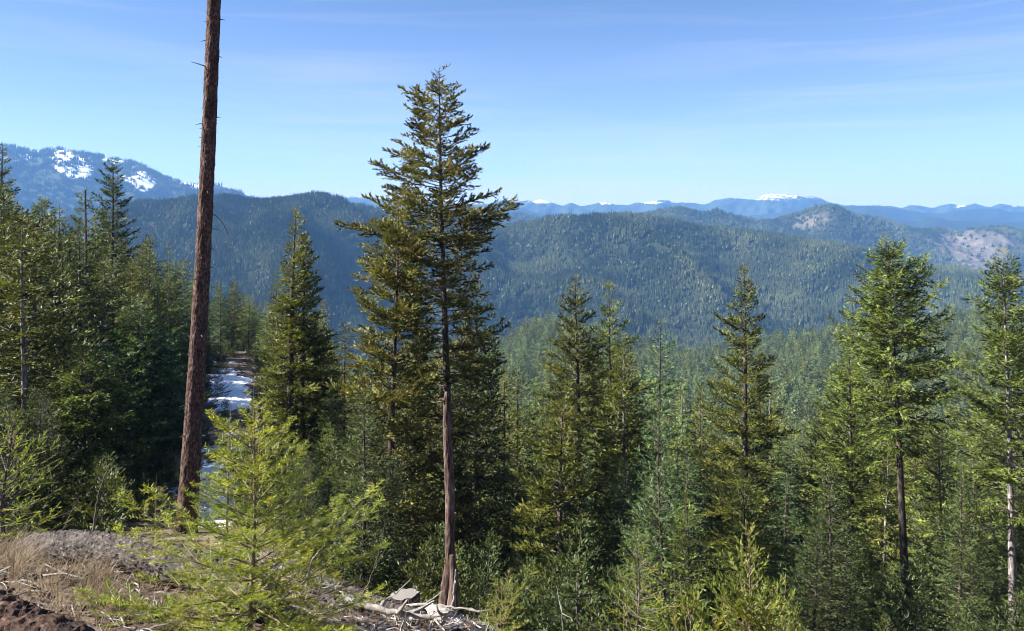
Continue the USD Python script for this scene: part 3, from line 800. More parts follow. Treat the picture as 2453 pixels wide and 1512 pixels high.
n1 = crowd(301, 66, (-90, 440), (28, 75), (9, 17), [1, 3, 2, 0, 4], 'in the crowded woods left of the snow track', 'in the left woods', lambda px: np.interp(px, *SKY_L) + 60, ok_left, gap=1.1, wide=1.2)
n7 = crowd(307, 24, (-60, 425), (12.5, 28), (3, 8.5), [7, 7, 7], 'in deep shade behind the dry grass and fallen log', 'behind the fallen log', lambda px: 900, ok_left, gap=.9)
n2 = crowd(302, 58, (-60, 640), (75, 175), (10, 18), [0, 1, 2, 3, 5, 4], 'on the wooded rise beyond the head of the snow track', 'on the left rise', limit_left, ok_left, wide=1.2)
top_mid = lambda px: np.interp(px, [600, 860, 900, 1150, 1190, 1260, 1420, 1560, 1640, 1700, 1850, 1900, 2050, 2453, 2700], [700, 745, 760, 800, 855, 850, 990, 960, 980, 960, 1010, 1000, 900, 1000, 1000])


def ok_mid(px, d, x, r, ytop):
    e = r / d * F
    if px - e < 640 and d < 70:
        return False
    if 2290 < px < 2420 and d > 38 and 40 < d and ytop < 1215 and r * 0 + d < 240:
        return False
    for c, dd in ((2155, 36), (2425, 29), (1352, 27), (1075, 27), (1790, 30)):
        if abs(px - c) < e * .9 + 12 and d < dd and ytop < 1440:
            return False
    return True


n8 = crowd(308, 20, (640, 1180), (17, 36), (4, 11), [7, 6, 7], 'crowded round the feet of the tall middle firs', 'at the feet of the middle firs', lambda px: 900 if px > 760 else 1050, ok_mid, gap=1.0)
n3 = crowd(303, 36, (660, 1560), (36, 80), (7, 17), [0, 1, 2, 3, 0, 2], 'in the wood behind the tall middle firs', 'behind the middle firs', top_mid, ok_mid, wide=1.15)
n4 = crowd(304, 44, (1560, 2520), (32, 90), (6, 14), [0, 1, 3, 5, 1, 2], 'in the wood below the right-hand trees', 'below the right-hand trees', lambda px: top_mid(px) + 60, ok_mid, wide=1.2)
n5 = crowd(305, 34, (1150, 2480), (14, 32), (2.5, 7.5), [7, 6, 7], 'growing low in the shade under the right-hand trees', 'low in the shade on the right', lambda px: 1080, ok_mid, gap=.9)
n6 = crowd(306, 24, (1150, 2520), (88, 150), (9, 16), [0, 1, 3, 5, 2], 'on the descending slope toward the valley', 'on the valley slope', lambda px: top_mid(px) - 20, lambda px, d, x, r, ytop: not 2280 < px < 2430)
n9 = crowd(309, 22, (330, 640), (82, 175), (12, 19), [0, 1, 2, 3, 5], 'on the far side of the left rise, in front of the valley', 'on the far side of the left rise', limit_left, ok_left, wide=1.15, gap=1.2)
print(n9, 'crowds', n1, n2, n3, n4, n5, n6, n7, n8)


# ------------------------------------------------------------------ the green woods of the slope below, uncountable
def slope_wood(name, label, seed, d0, d1, u0, u1, area, keep):
    r = np.random.default_rng(seed)
    n = int((u1 - u0) * (d1 ** 2 - d0 ** 2) / 2 / area)
    d = np.sqrt(r.uniform(d0 ** 2, d1 ** 2, n)); u = r.uniform(u0, u1, n)
    x = u * d
    ok = keep(u * F + CX, d, r)
    x, d = x[ok], d[ok]
    return np.stack([x, d, ground(x, d)], 1)


CLEAR = lambda px, d, r: ~((np.hypot((px - 2345) / 130, (d - 235) / 60) < 1 + .3 * (r.random(len(px)) - .5)) & (r.random(len(px)) < .93))
pts = slope_wood('forest', '', 41, 120, 1020, uu(1060), uu(2600), 30, CLEAR)
pts_l = slope_wood('forest', '', 42, 105, 460, uu(250), uu(1150), 22, lambda px, d, r: (d > 178) | (px > 650))
pts_l = np.vstack([pts_l, slope_wood('forest', '', 45, 66, 180, uu(-160), uu(425), 17, lambda px, d, r: d > 0), slope_wood('forest', '', 44, 460, 1000, uu(500), uu(1060), 40, lambda px, d, r: d > 0), slope_wood('forest', '', 43, 52, 110, uu(665), uu(1050), 16, lambda px, d, r: d > 0)])


def mid_wood(name, label, pts, seed, nk=8, kinds=None):
    r = np.random.default_rng(seed)
    pi = UsdGeom.PointInstancer.Define(stage, numbered('/World/' + name))
    tag(pi, label, kind='stuff')
    paths = []
    for c, q in enumerate(kinds or ()):
        b = f'{pi.GetPath()}/tree_{c:03d}'
        UsdGeom.Xform.Define(stage, b).GetPrim().GetReferences().AddInternalReference(PROTO[q][0])
        paths.append(b)
    nk = len(paths) or nk
    for c in range(nk if not kinds else 0):
        H = r.uniform(9, 15)
        trunk, limbs = tree_parts(500 + c + seed, H, H * r.uniform(.12, .19), K_MID, base=.08, layers=13, per=(4, 5), shape=[conic, bushy, columnar, narrow][c % 4], jitter=.35, sides=4)
        b = f'{pi.GetPath()}/tree_{c:03d}'
        UsdGeom.Xform.Define(stage, b)
        usdkit.mesh(stage, b + '/trunk', trunk, BARK_PALE if c % 3 == 0 else BARK)
        usdkit.mesh(stage, b + '/crown', cat_mesh([q for _, q in limbs]), (MIDG, MIDB, MIDG, FIR)[c % 4])
        paths.append(b)
    n = len(pts)
    pi.CreatePrototypesRel().SetTargets([Sdf.Path(p) for p in paths])
    pi.CreateProtoIndicesAttr(Vt.IntArray.FromNumpy(r.integers(0, nk, n).astype(np.int32)))
    pi.CreatePositionsAttr(Vt.Vec3fArray.FromNumpy((pts - [0, 0, .3]).astype(np.float32)))
    a = r.random(n) * np.pi
    pi.CreateOrientationsAttr(Vt.QuathArray([Gf.Quath(float(math.cos(x)), 0, 0, float(math.sin(x))) for x in a]))
    s = r.uniform(.75, 1.25, n) * np.where(r.random(n) < .25, 1.35 if seed != 64 else .9, 1.0) * (.78 if seed == 64 else .85 if kinds else 1.3)
    pi.CreateScalesAttr(Vt.Vec3fArray.FromNumpy(np.stack([s, s, s], 1).astype(np.float32)))
    return n


pts = np.vstack([pts, slope_wood('forest', '', 46, 50, 122, uu(1140), uu(2560), 17, lambda px, d, r: ~((px > 2270) & (px < 2430)))])
far = pts[:, 1] > 300
far_l = pts_l[:, 1] > 240
print('mid', mid_wood('forest', 'green young conifer wood on the long slope down to the valley', pts[far], 61),
      mid_wood('forest', 'green wood falling away beyond the left rise', pts_l[far_l], 62),
      mid_wood('forest', 'mixed conifer wood on the near part of the valley slope', pts[~far], 63, kinds=(0, 1, 3, 5, 1)),
      mid_wood('forest', 'mixed conifer wood filling in between the trees of the left rise', pts_l[~far_l], 64, kinds=(0, 1, 2, 3, 5)))

# ------------------------------------------------------------------ undergrowth: low brush that nobody could count
r = np.random.default_rng(77)
pi = UsdGeom.PointInstancer.Define(stage, '/World/undergrowth')
tag(pi, 'low dark brush covering the forest floor between the trees', kind='stuff')
paths = []
for c in range(4):
    H = (1.2, 1.8, 1.4, 2.2)[c]
    tk, lb = tree_parts(700 + c, H, H * .5, kind(twig_step=.065, gap=.026, e=.085, ratio=.32, spread=.8, limb_r=.006, limb_ref=.6, limb_sides=3, bare=.05), base=.03, layers=9, per=(4, 6), shape=bushy, trunk_r=.02, sides=4, el_mid=.5, el_low=.3, el_top=1.0)
    b = f'/World/undergrowth/brush_{c:03d}'
    UsdGeom.Xform.Define(stage, b)
    usdkit.mesh(stage, b + '/stem', tk, TWIG)
    usdkit.mesh(stage, b + '/leaves', cat_mesh([q for _, q in lb]), (DARKF, DARKF, FIR, DARKF)[c])
    paths.append(b)
n = 5200
d = np.sqrt(r.uniform(13 ** 2, 120 ** 2, n)); u = r.uniform(-.75, .75, n)
x = u * d
tx = np.array([trk(q) for q in d])
ok = ~((x - tx > -1.9) & (x - tx < 3.6) & (d > 12) & (r.random(n) < .88)) & ~((u > -.37) & (u < -.30) & (d < 34)) & (r.random(n) < .9)
pts = np.stack([x, d, ground(x, d) - .1], 1)[ok]
n = len(pts)
pi.CreatePrototypesRel().SetTargets([Sdf.Path(p) for p in paths])
pi.CreateProtoIndicesAttr(Vt.IntArray.FromNumpy(r.integers(0, 4, n).astype(np.int32)))
pi.CreatePositionsAttr(Vt.Vec3fArray.FromNumpy(pts.astype(np.float32)))
pi.CreateOrientationsAttr(Vt.QuathArray([Gf.Quath(float(math.cos(q)), 0, 0, float(math.sin(q))) for q in r.random(n) * np.pi]))
sc = r.uniform(.6, 1.35, n)
pi.CreateScalesAttr(Vt.Vec3fArray.FromNumpy(np.stack([sc, sc, sc], 1).astype(np.float32)))

# ------------------------------------------------------------------ the bare trunk, the broken snag, the stump
def rough_tube(pts, rad, sides, seed, amp, fine=.0, stretch=5.0):
    v, f = tube(pts, rad, sides)
    q = v.copy(); q[:, 2] /= stretch
    pts = np.asarray(pts); i = np.argmin(((v[:, None, 2] - pts[None, :, 2]) ** 2), 1) if abs(pts[-1, 2] - pts[0, 2]) > 1 else np.argmin(((v[:, None] - pts[None]) ** 2).sum(-1), 1)
    out = unit(v - pts[i])
    plate = 1 - np.abs(fbm(q * (16 if stretch > 1 else 30), 3, seed) - .5) * 4
    return v + out * ((plate[:, None]) * amp + (fbm(v * 40, 2, seed + 1)[:, None] - .5) * fine), f


def resample(pts, n):
    pts = np.asarray(pts, float)
    t = np.r_[0, np.cumsum(np.linalg.norm(np.diff(pts, axis=0), axis=1))]
    tt = np.linspace(0, t[-1], n)
    return np.stack([PchipInterpolator(t, pts[:, k])(tt) for k in range(3)], 1)


D0 = 20.0
b0 = at(442, D0)
line = resample([b0 - [0, 0, .3], at(452, D0, 1180), at(470, D0, 900), at(485, D0, 640), at(501, D0, 300), at(513, D0, -20), at(520, D0, -330)], 150)
zz = line[:, 2] - b0[2]
rad = np.interp(zz, [-.4, 0, .5, 1.5, 4, 8, 13.5, 17], [.32, .27, .235, .218, .19, .163, .145, .13])
t = thing('tall_pine', b0)
tag(t, 'tall bare reddish trunk left of centre, running out of the top of the picture', 'tree')
tp = str(t.GetPath())
obj('trunk', rough_tube(line - b0, rad, 44, 5, .026, .018), BARK_RED, tp, smooth=True)
r = np.random.default_rng(5)
for i in range(60):
    k = r.integers(12, 135)
    az = r.choice([0, np.pi, -1.57, .6, 2.6]) + r.normal(0, .4)
    L = r.uniform(.04, .2) * (1 if r.random() > .12 else 2)
    dv = np.array([math.cos(az), math.sin(az), r.uniform(-.3, .3)])
    p0 = line[k] - b0 + dv * rad[k] * .9
    obj('dead_stub', tube(np.stack([p0, p0 + dv * L * .5, p0 + dv * L + [0, 0, r.normal(0, .02)]]), [.016, .012, .004], 5), TWIG, tp)
p0 = at(510, D0, 512) - b0
obj('dead_twig', tube(resample([p0, at(530, D0 - .1, 530) - b0, at(546, D0 - .15, 560) - b0, at(552, D0 - .2, 600) - b0, at(549, D0 - .2, 650) - b0], 14), np.linspace(.011, .004, 14), 4), TWIG, tp)
obj('dead_twig', tube(resample([at(506, D0, 550) - b0, at(520, D0, 549) - b0, at(533, D0, 553) - b0], 6), np.linspace(.009, .003, 6), 4), TWIG, tp)

D0 = 14.0
b0 = at(1064, D0)
line = resample([b0 - [0, 0, .25], at(1068, D0, 1425), at(1078, D0, 1340), at(1078, D0, 1200), at(1072, D0, 1050), at(1071, D0, 962)], 90)
zz = np.linspace(0, 1, 90)
v, f = rough_tube(line - b0, np.interp(zz, [0, .1, .2, .35, .9, 1], [.21, .15, .10, .084, .070, .060]), 22, 9, .011, .008)
top = v[:, 2] > (line[-1] - b0)[2] - .02
r = np.random.default_rng(9)
v[top, 2] += r.uniform(-.45, .18, top.sum())
t = thing('broken_snag', b0)
tag(t, 'broken dead trunk with a splintered top, standing before the tallest fir', 'dead tree')
obj('trunk', (v, f), BARK_SNAG, str(t.GetPath()), smooth=40)
for q0, q1 in ((at(1085, D0 - .12, 1462), at(1083, D0 - .12, 1330)),):
    obj('root_flare', tube(resample([q0 - b0, (q0 + q1) / 2 - b0 + [.03, 0, 0], q1 - b0], 10), np.linspace(.12, .05, 10), 9), BARK_SNAG, str(t.GetPath()), smooth=True)
for k in (30, 48, 66, 80):
    az = r.uniform(0, 6.28); dv = np.array([math.cos(az), math.sin(az), .1])
    q = line[k] - b0 + dv * .09
    obj('dead_stub', tube(np.stack([q, q + dv * .07]), [.014, .005], 5), TWIG, str(t.GetPath()))

CUT = mat('sawn_wood', {'tc': ('texture_coordinate', {}), 'w': ('wave_texture', {'wave_type': 'rings', 'rings_direction': 'z', 'scale': 14.0, 'distortion': 1.5, 'detail': 3.0}),
                        'r': ('rgb_ramp', {'ramp': [(.2, (.09, .08, .072)), (.8, (.19, .175, .16))]}), 'p': ('principled_bsdf', {'roughness': .85})},
          [('tc.object', 'w.vector'), ('w.fac', 'r.fac'), ('r.color', 'p.base_color')])


def log(name, label, a, b, ra, rb, seed, barkm, n=150, sides=40, amp=.012, lie=.35, sag=0.0, fine=.014):
    """A felled log lying on the ground from A to B (x, depth)."""
    P = np.linspace(0, 1, n)[:, None] * (np.array(b, float) - a) + np.array(a, float)
    z = ground(P[:, 0], P[:, 1])
    co = np.polyfit(np.linspace(0, 1, n), z, 2)
    z = np.polyval(co, np.linspace(0, 1, n)) + (np.linspace(ra, rb, n) * (1 - lie))
    L3 = np.column_stack([P, z])
    o = L3[0]
    t = thing(name, o)
    tag(t, label, 'log')
    v, f = rough_tube(L3 - o, np.linspace(ra, rb, n) * (1 + .06 * np.sin(np.arange(n) * .7 + seed)), sides, seed, amp, fine, stretch=1.0)
    obj('bark', (v, f), barkm, str(t.GetPath()), smooth=24)
    ax = unit((L3[-1] - L3[0])[None])[0]
    for c, rr, sg in ((L3[0] - o, ra, -1), (L3[-1] - o, rb, 1)):
        obj('cut_end', tube(np.stack([c + ax * sg * .004, c + ax * sg * .02]), [rr * .94, rr * .90], 24), CUT, str(t.GetPath()))
    return t


LOG_BARK = bark_mat('grey_log_bark', (0.040, 0.034, 0.030), (0.085, 0.070, 0.062), (0.26, 0.235, 0.215), scale=(12, 30, 30), bump=1.0, turn=-0.7)
DUFF = bark_mat('rotten_log_bark', (0.022, 0.014, 0.010), (0.085, 0.050, 0.036), (0.24, 0.16, 0.115), scale=(12, 46, 46), bump=1.0, turn=-0.45)
gxy = lambda px, d: ((px - CX) / F * d, d)
log('fallen_log', 'grey fallen log behind the dry grass, running in behind the bright sapling', gxy(70, 7.7), gxy(640, 5.0), .125, .10, 21, LOG_BARK, amp=.026, fine=.03, lie=-.45)
log('rotten_log', 'dark rotten log in the bottom left corner with reddish crumbling bark', gxy(-190, 3.75), gxy(520, 2.45), .125, .10, 22, DUFF, amp=.020, fine=.034, lie=.45)
log('fallen_log', 'bleached short log in the brushwood below the stump', gxy(820, 7.6), gxy(1010, 6.9), .085, .07, 23, LOG_BARK, lie=.3)
log('fallen_log', 'split grey log lying right of the brushwood at the foot of the broken trunk', gxy(1010, 8.3), gxy(1075, 7.2), .09, .075, 24, WOOD_GREY, lie=.3)

# stump
D0 = 12.4
b0 = at(968, D0)
zt = EYE - (1424 - HY) / F * D0 - b0[2]
n = 40
a = np.arange(n) / n * 2 * np.pi
rows = []
r = np.random.default_rng(12)
flute = 1 + .07 * np.sin(a * 7 + 1) + .05 * np.sin(a * 11) + r.normal(0, .02, n)
for q in np.linspace(0, 1, 9):
    rr = .225 * (1 + .35 * (1 - q) ** 3) * flute
    rows.append(np.stack([np.cos(a) * rr, np.sin(a) * rr, np.full(n, -.15 + (zt + .15) * q) + (q == 1) * (.03 * np.cos(a + .6))], 1))
sv = np.vstack(rows); i = np.arange(9 * n).reshape(9, n); j = np.roll(i, -1, 1)
sf = np.vstack([np.stack([i[:-1], j[:-1], j[1:]], -1).reshape(-1, 3), np.stack([i[:-1], j[1:], i[1:]], -1).reshape(-1, 3)])
t = thing('stump', b0)
tag(t, 'sawn grey stump left of the broken trunk, pale flat top', 'stump')
obj('bark', (sv, sf), LOG_BARK, str(t.GetPath()), smooth=50)
capv = np.vstack([rows[-1] * [.97, .97, 1] + [0, 0, .004], [[0, 0, zt + .012]]])
obj('cut_face', (capv, np.stack([np.arange(n), (np.arange(n) + 1) % n, np.full(n, n)], 1)), CUT, str(t.GetPath()))

# ------------------------------------------------------------------ dead sticks and branches, each one a thing
def stick(label, pts, r0, r1, material, side=0, seed=0, name='dead_branch', cat='branch', n=22):
    r = np.random.default_rng(seed)
    line = resample(pts, n)
    ln = np.linalg.norm(line[-1] - line[0])
    line[1:-1] += r.normal(0, .006 * ln, (n - 2, 3))
    o = line[0].copy()
    t = thing(name, o)
    tag(t, label, cat)
    obj('stem', tube(line - o, np.linspace(r0, r1, n), 7), material, str(t.GetPath()), smooth=True)
    for k in range(side):
        m = r.integers(n // 4, n - 3)
        ax = unit((line[m + 1] - line[m])[None])[0]
        dv = unit((ax + r.normal(0, .75, 3))[None])[0]
        L = ln * r.uniform(.12, .32)
        p = line[m] - o
        obj('side_twig', tube(np.stack([p, p + dv * L * .5 + r.normal(0, .02 * L, 3), p + dv * L + [0, 0, .08 * L]]), [r1 * 1.3, r1 * .9, r1 * .4], 5), material, str(t.GetPath()))
    return t


g3 = lambda px, d, up=0.0: np.array([*gxy(px, d), float(ground(np.array([gxy(px, d)[0]]), np.array([d]))[0]) + up])
stick('pale upright dead stick right of the broken trunk', [g3(1081, 9.2, -.1), at(1086, 9.2, 1440), at(1092, 9.2, 1364)], .024, .009, WOOD_GREY, 1, 1)
stick('long pale branch lying level in front of the broken trunk', [g3(960, 8.6, .12), at(1010, 8.5, 1448), at(1060, 8.4, 1452), at(1150, 8.3, 1464)], .020, .008, WOOD_GREY, 2, 2)
stick('curved bleached stem arching up right of the bright sapling', [g3(735, 6.4, 0), at(738, 6.4, 1380), at(748, 6.4, 1345), at(775, 6.4, 1312)], .013, .005, WOOD_GREY, 1, 3)
stick('bare forked twig rising above the brushwood', [g3(850, 7.2, 0), at(870, 7.2, 1420), at(905, 7.2, 1330), at(922, 7.2, 1245)], .007, .002, TWIG, 2, 4)
stick('grey limb sloping down across the brushwood', [at(832, 6.9, 1425), at(880, 6.8, 1460), g3(935, 6.7, .03)], .036, .018, WOOD_GREY, 3, 5)
stick('splintered white branch standing in the brushwood', [g3(905, 6.2, 0), at(908, 6.2, 1465), at(920, 6.25, 1440)], .036, .012, WOOD_GREY, 2, 6)
stick('thin leaning stick crossing before the stump', [g3(866, 7.6, .02), at(930, 7.5, 1432), at(985, 7.4, 1385)], .010, .004, WOOD_GREY, 3, 7)
stick('short bleached branch end leaning left of the stump', [g3(812, 7.4, 0), at(822, 7.4, 1440), at(838, 7.4, 1418)], .022, .012, WOOD_GREY, 1, 8)
stick('long bleached limb flat along the bottom of the brushwood', [g3(830, 5.9, .05), g3(930, 5.75, .09), g3(1040, 5.7, .05)], .030, .016, WOOD_GREY, 2, 9)
stick('crooked grey limb at the bottom edge below the broken trunk', [g3(985, 6.4, .06), at(1020, 6.3, 1478), g3(1075, 6.1, .1)], .026, .010, WOOD_GREY, 3, 10)
stick('reddish twig bent over beside the arching stem', [g3(760, 6.0, 0), at(770, 6.0, 1390), at(765, 6.0, 1320), at(757, 6.0, 1290)], .006, .002, TWIG, 2, 11)
stick('small bare whitish shrub stem left of the slender fir foot', [g3(1345, 7.5, -.3), at(1347, 7.5, 1480), at(1340, 7.5, 1445), at(1333, 7.5, 1432)], .010, .003, WOOD_GREY, 3, 12)
stick('long thin dead stem leaning up from the dry grass', [g3(212, 8.6, 0), at(222, 8.6, 1270), at(240, 8.6, 1170), at(262, 8.6, 1112)], .020, .004, TWIG, 0, 13)
stick('rusty brown stake leaning behind the fallen log', [g3(368, 8.4, 0), at(352, 8.4, 1345), at(335, 8.4, 1323)], .032, .026, BARK_RED, 0, 14)
stick('curved whitish stick behind the fallen log by the sapling', [g3(386, 8.2, 0), at(391, 8.2, 1352), at(383, 8.2, 1338)], .013, .007, WOOD_GREY, 0, 15)
stick('wispy bare stems rising behind the dry grass', [g3(120, 8.8, 0), at(150, 8.8, 1270), at(190, 8.8, 1190)], .008, .002, TWIG, 3, 16)
for i, (px, d) in enumerate(((345, 8.3), (392, 8.0), (410, 7.6))):
    r = np.random.default_rng(60 + i)
    m = trimesh.creation.icosphere(2, .15)
    m.vertices = m.vertices * [1.3, .9, .45] * (1 + .5 * (fbm(m.vertices * 7 + i * 9, 3, i) - .5)[:, None])
    o = g3(px, d, .06)
    tag(obj('stone', (np.array(m.vertices) + o, m.faces), mat(f'grey_stone_{i}', {'g': ('geometry', {}), 'n': ('noise_texture', {'scale': 14.0, 'detail': 6.0}), 'r': ('rgb_ramp', {'ramp': [(.3, (.20, .20, .21)), (.7, (.46, .46, .48))]}), 'p': ('principled_bsdf', {'roughness': .8})},
        [('g.position', 'n.vector'), ('n.fac', 'r.fac'), ('r.color', 'p.base_color')]), smooth=30), ('flat grey stone behind the fallen log, leftmost of three', 'flat grey stone between two others behind the fallen log', 'grey stone nearest the bright sapling behind the fallen log')[i], 'stone', None)

# ------------------------------------------------------------------ saplings near the camera, needle by needle
def sapling(name, px, py, D, seed, R, leaf, label, k, layers, shape=bushy, bend=(0, 0), base=.06, per=(4, 5), sink=0.0, twigmat=YTWIG, trunk_r=.014, split=True, **kw):
    p = at(px, D)
    p[2] -= sink
    H = EYE - (py - HY) / F * D - p[2]
    parts = tree_parts(seed, H, R, k, base=base, layers=layers, per=per, shape=shape, trunk_r=trunk_r, lean=bend, wob=.01, sides=8, **kw)
    return plant_tree(name, parts, p, 0, twigmat, leaf, label, cat='sapling', split=split, twig=twigmat)


K_NEEDLE = dict(limb_r=.0055, limb_ref=.6, twig_step=.038, bare=.10, thin=.14, twig_k=.42, twig_min=.05, twig_max=.24, twig_ang=.80, twig_up=.05, twig_var=.16, twig_droop=-.05, gap=.0030, comb=True,
                spread=1.10, needle_up=.15, needle_var=.38, tilt=.8, e=.028, ratio=.16, twig_wood=True, twig_r=.0026, limb_sides=5, curve=1.2)
sap_sh = lambda q: max(.05, (1.0 - q) ** 1.0 * (.85 + .15 * min(1, q * 6)))
sapling('fir_sapling', 592, 925, 4.25, 401, .95, YOUNG, 'large bright yellow-green fir sapling in the left foreground', K_NEEDLE, 22, shape=sap_sh, bend=(.03, 0), per=(4, 6), sink=.08,
        el_low=-.10, el_mid=.30, el_top=.95, lift=.25, jitter=.34, trunk_r=.017)
sapling('fir_sapling', 528, 945, 5.2, 402, .40, YOUNG, 'second thinner fir sapling close behind the large bright one', K_NEEDLE, 13, shape=sap_sh, bend=(.09, 0), base=.2, per=(3, 5), el_mid=.3, el_top=.9, trunk_r=.014)
sapling('fir_sapling', 378, 1130, 6.0, 403, .24, YOUNG, 'small thin-topped fir sapling just left of the bare trunk foot', dict(K_NEEDLE, gap=.006), 9, shape=sap_sh, base=.2, per=(3, 4), trunk_r=.008, el_top=1.0)
sapling('fir_sapling', 1205, 1398, 6.3, 404, .36, YOUNG, 'small round pale-green fir sapling at the bottom right of the broken trunk', dict(K_NEEDLE, gap=.005, e=.03, ratio=.14), 9, shape=lambda q: (1.05 - q) ** .5, per=(4, 6), el_mid=.4, el_low=.2, el_top=1.0, sink=.35, trunk_r=.012)
sapling('fir_sapling', 1492, 1415, 5.8, 405, .36, DOUG, 'green fir sapling with long leader at the bottom, left of the thin stem', dict(K_NEEDLE, gap=.005, e=.030, ratio=.13), 8, shape=lambda q: (1.02 - q) ** .8, per=(4, 5), el_mid=.4, el_low=.2, el_top=.9, sink=.35, trunk_r=.010)
sapling('fir_sapling', 1612, 1350, 5.6, 406, .20, YOUNG, 'thin reddish leader of a sapling with few short twigs at the bottom', dict(K_NEEDLE, gap=.008), 7, shape=lambda q: (1.02 - q) ** 1.2, per=(2, 3), sink=.2, trunk_r=.008, el_top=1.0)
K_CEDAR = dict(limb_r=.010, limb_ref=.7, twig_step=.045, bare=.15, thin=.08, twig_k=.40, twig_min=.08, twig_max=.30, twig_ang=.70, twig_up=.12, twig_var=.35, twig_droop=.02, gap=.011, spread=.75, needle_up=.15, needle_var=.40,
               tilt=.9, e=.052, ratio=.26, twig_wood=True, twig_r=.003, limb_sides=5, curve=1.0)
sapling('cedar_sapling', 1800, 1255, 6.4, 407, .95, CEDAR, 'golden-green cedar sapling with flat sprays, bottom right', K_CEDAR, 14, shape=lambda q: (1.02 - q) ** 1.05 * (.7 + .3 * min(1, q * 4)), per=(4, 6), el_low=.25, el_mid=.55, el_top=1.1, lift=.35, bend=(-.03, 0), sink=.4, trunk_r=.016)
sapling('cedar_sapling', 1655, 1440, 5.9, 408, .58, CEDAR, 'lower cedar sapling spreading left of the golden-green one', K_CEDAR, 8, shape=lambda q: (1.02 - q) ** .45, per=(4, 6), el_low=.25, el_mid=.55, el_top=1.1, lift=.35, sink=.4, trunk_r=.012)
sapling('cedar_sapling', 1880, 1425, 6.8, 409, .58, CEDAR, 'lower cedar sapling spreading right of the golden-green one', K_CEDAR, 8, shape=lambda q: (1.02 - q) ** .45, per=(4, 5), el_low=.25, el_mid=.55, el_top=1.1, lift=.35, sink=.4, trunk_r=.012)

# ------------------------------------------------------------------ dry grass and litter
def blades(seed, n, area, hh, wd, lean):
    r = np.random.default_rng(seed)
    px, d = area(r, n)
    x = (px - CX) / F * d
    z = ground(x, d)
    base = np.stack([x, d, z - .02], 1)
    h = r.uniform(*hh, n)
    a = r.normal(lean[0], lean[1], n)
    dv = np.stack([np.cos(a), np.sin(a), np.zeros(n)], 1)
    bend = r.uniform(.1, 1.9, n)
    w = wd * r.uniform(.6, 1.3, n)
    sv = np.stack([-np.sin(a + r.normal(0, .8, n)), np.cos(a), np.zeros(n)], 1)
    V, ks = [], np.array([0, .35, .7, 1.0])
    for q in ks:
        ang = bend * q * 1.25
        c = base + dv * (h * q * np.sin(ang))[:, None] + np.array([0, 0, 1.0]) * (h * q * np.cos(ang * .8))[:, None]
        ww = (w * (1 - q * .85))[:, None]
        V += [c - sv * ww, c + sv * ww]
    v = np.stack(V, 1).reshape(-1, 3)
    i = (np.arange(n) * 8)[:, None]
    f = np.vstack([np.concatenate([i + 2 * k, i + 2 * k + 1, i + 2 * k + 3], 1) for k in range(3)] + [np.concatenate([i + 2 * k, i + 2 * k + 3, i + 2 * k + 2], 1) for k in range(3)])
    return v, f


STRAW = mat('straw', {'g': ('geometry', {}), 'r': ('rgb_ramp', {'ramp': [(0, (.16, .115, .065)), (.5, (.36, .285, .19)), (1, (.58, .50, .37))]}),
                      'p': ('principled_bsdf', {'roughness': .7}), 't': ('translucent_bsdf', {}), 'm': ('mix_closure', {'fac': .3})},
            [('g.random_per_island', 'r.fac'), ('r.color', 'p.base_color'), ('r.color', 't.color'), ('p.BSDF', 'm.closure1'), ('t.BSDF', 'm.closure2')], surface='m.closure')


def tuft(cpx, cd, spx, sd):
    return lambda r, n: (r.normal(cpx, spx, n), np.clip(r.normal(cd, sd, n), 3.2, 12))


clump = lambda r, n, c: r.integers(0, c, n)


def tufts(cpx, cd, spx, sd, c, seed):
    q = np.random.default_rng(seed)
    kx, kd = q.normal(cpx, spx, c), q.normal(cd, sd, c)

    def area(r, n):
        i = r.integers(0, c, n)
        return kx[i] + r.normal(0, 26, n) * r.random(n), np.clip(kd[i] + r.normal(0, .16, n), 3.1, 12)
    return area


gr = cat_mesh([blades(1, 1500, tufts(20, 7.0, 42, .45, 22, 1), (.12, .40), .0036, (.2, 2.6)),
               blades(2, 1500, tufts(160, 5.9, 95, .8, 60, 2), (.06, .22), .0032, (.2, 2.8)),
               blades(3, 800, tufts(250, 5.2, 60, .5, 18, 3), (.08, .26), .0030, (.4, 2.9)),
               blades(4, 700, tufts(60, 4.3, 120, .5, 18, 4), (.05, .16), .0024, (.3, 2.0)),
               blades(5, 700, tufts(890, 8.0, 160, 2.0, 50, 5), (.06, .26), .0030, (0, 3)),
               blades(6, 450, tufts(230, 9.5, 180, 1.5, 30, 6), (.10, .36), .0036, (0, 2))])
tag(obj('dry_grass', gr, STRAW), 'dry bleached grass along the fallen logs', kind='stuff')

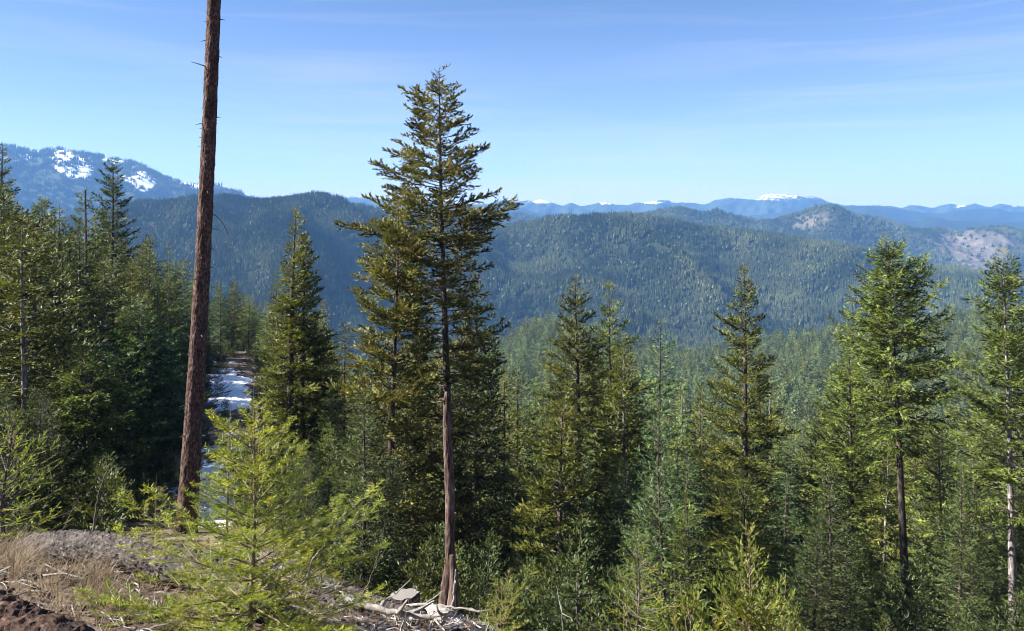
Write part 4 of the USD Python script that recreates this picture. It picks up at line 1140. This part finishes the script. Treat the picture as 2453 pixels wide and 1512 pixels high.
r = np.random.default_rng(88)
parts = []
for i in range(2600):
    if i % 3 == 0:
        px, d = r.uniform(-60, 620), r.uniform(3.0, 10)
    else:
        px, d = r.uniform(480, 1180), r.uniform(2.9, 13)
    p = g3(px, d, .012)
    a = r.uniform(0, 6.28); L = r.uniform(.03, .22) * (1 if r.random() > .1 else 2.2)
    dv = np.array([math.cos(a), math.sin(a), r.normal(0, .18)])
    rr = r.uniform(.002, .007)
    parts.append(tube(np.stack([p - dv * L / 2, p + r.normal(0, .01, 3) + [0, 0, .015], p + dv * L / 2]), [rr, rr, rr * .6], 4))
tag(obj('twig_litter', cat_mesh(parts), WOOD_GREY), 'broken grey twigs and bark scattered on the open ground', kind='stuff')
parts = []
for i in range(1800):
    px, d = (r.uniform(-60, 620), r.uniform(2.9, 9)) if i % 2 else (r.uniform(480, 1180), r.uniform(2.9, 13))
    p = g3(px, d, .01)
    m = trimesh.creation.box(extents=(r.uniform(.02, .09), r.uniform(.015, .04), .008))
    m.apply_transform(trimesh.transformations.euler_matrix(r.normal(0, .4), r.normal(0, .4), r.uniform(0, 6.28)))
    parts.append((np.array(m.vertices) + p, np.array(m.faces)))
tag(obj('bark_litter', cat_mesh(parts), DUFF), 'reddish bark chips scattered on the open ground', kind='stuff')

# ------------------------------------------------------------------ dead standing stems among the left woods
for i, (px, py, d, lab) in enumerate([(138, 560, 50, 'dark dead stem standing in the left woods'), (65, 600, 46, 'thin pale dead stem among green firs, leftmost in the woods'),
                                      (85, 590, 48, 'thin pale dead stem beside another in the left woods'), (203, 455, 57, 'tall bare weathered stem below the half-bare fir')]):
    p = at(px, d); H = EYE - (py - HY) / F * d - p[2]
    t = thing('dead_tree', p); tag(t, lab, 'dead tree')
    obj('trunk', tube(resample([[0, 0, -.3], [.1, 0, H * .5], [.05, 0, H]], 14), np.linspace(.16, .05, 14), 8), BARK_PALE if i in (1, 2) else BARK, str(t.GetPath()), smooth=True)
    r = np.random.default_rng(900 + i)
    for k in range(26):
        z = r.uniform(.3, .97) * H; a = r.uniform(0, 6.28); L = r.uniform(.25, .9)
        dv = np.array([math.cos(a), math.sin(a), r.uniform(-.3, .2)])
        obj('dead_branch', tube(np.stack([[.07, 0, z], np.array([.07, 0, z]) + dv * L * .6, np.array([.07, 0, z - .1 * L]) + dv * L]), [.018, .012, .004], 4), TWIG, str(t.GetPath()))
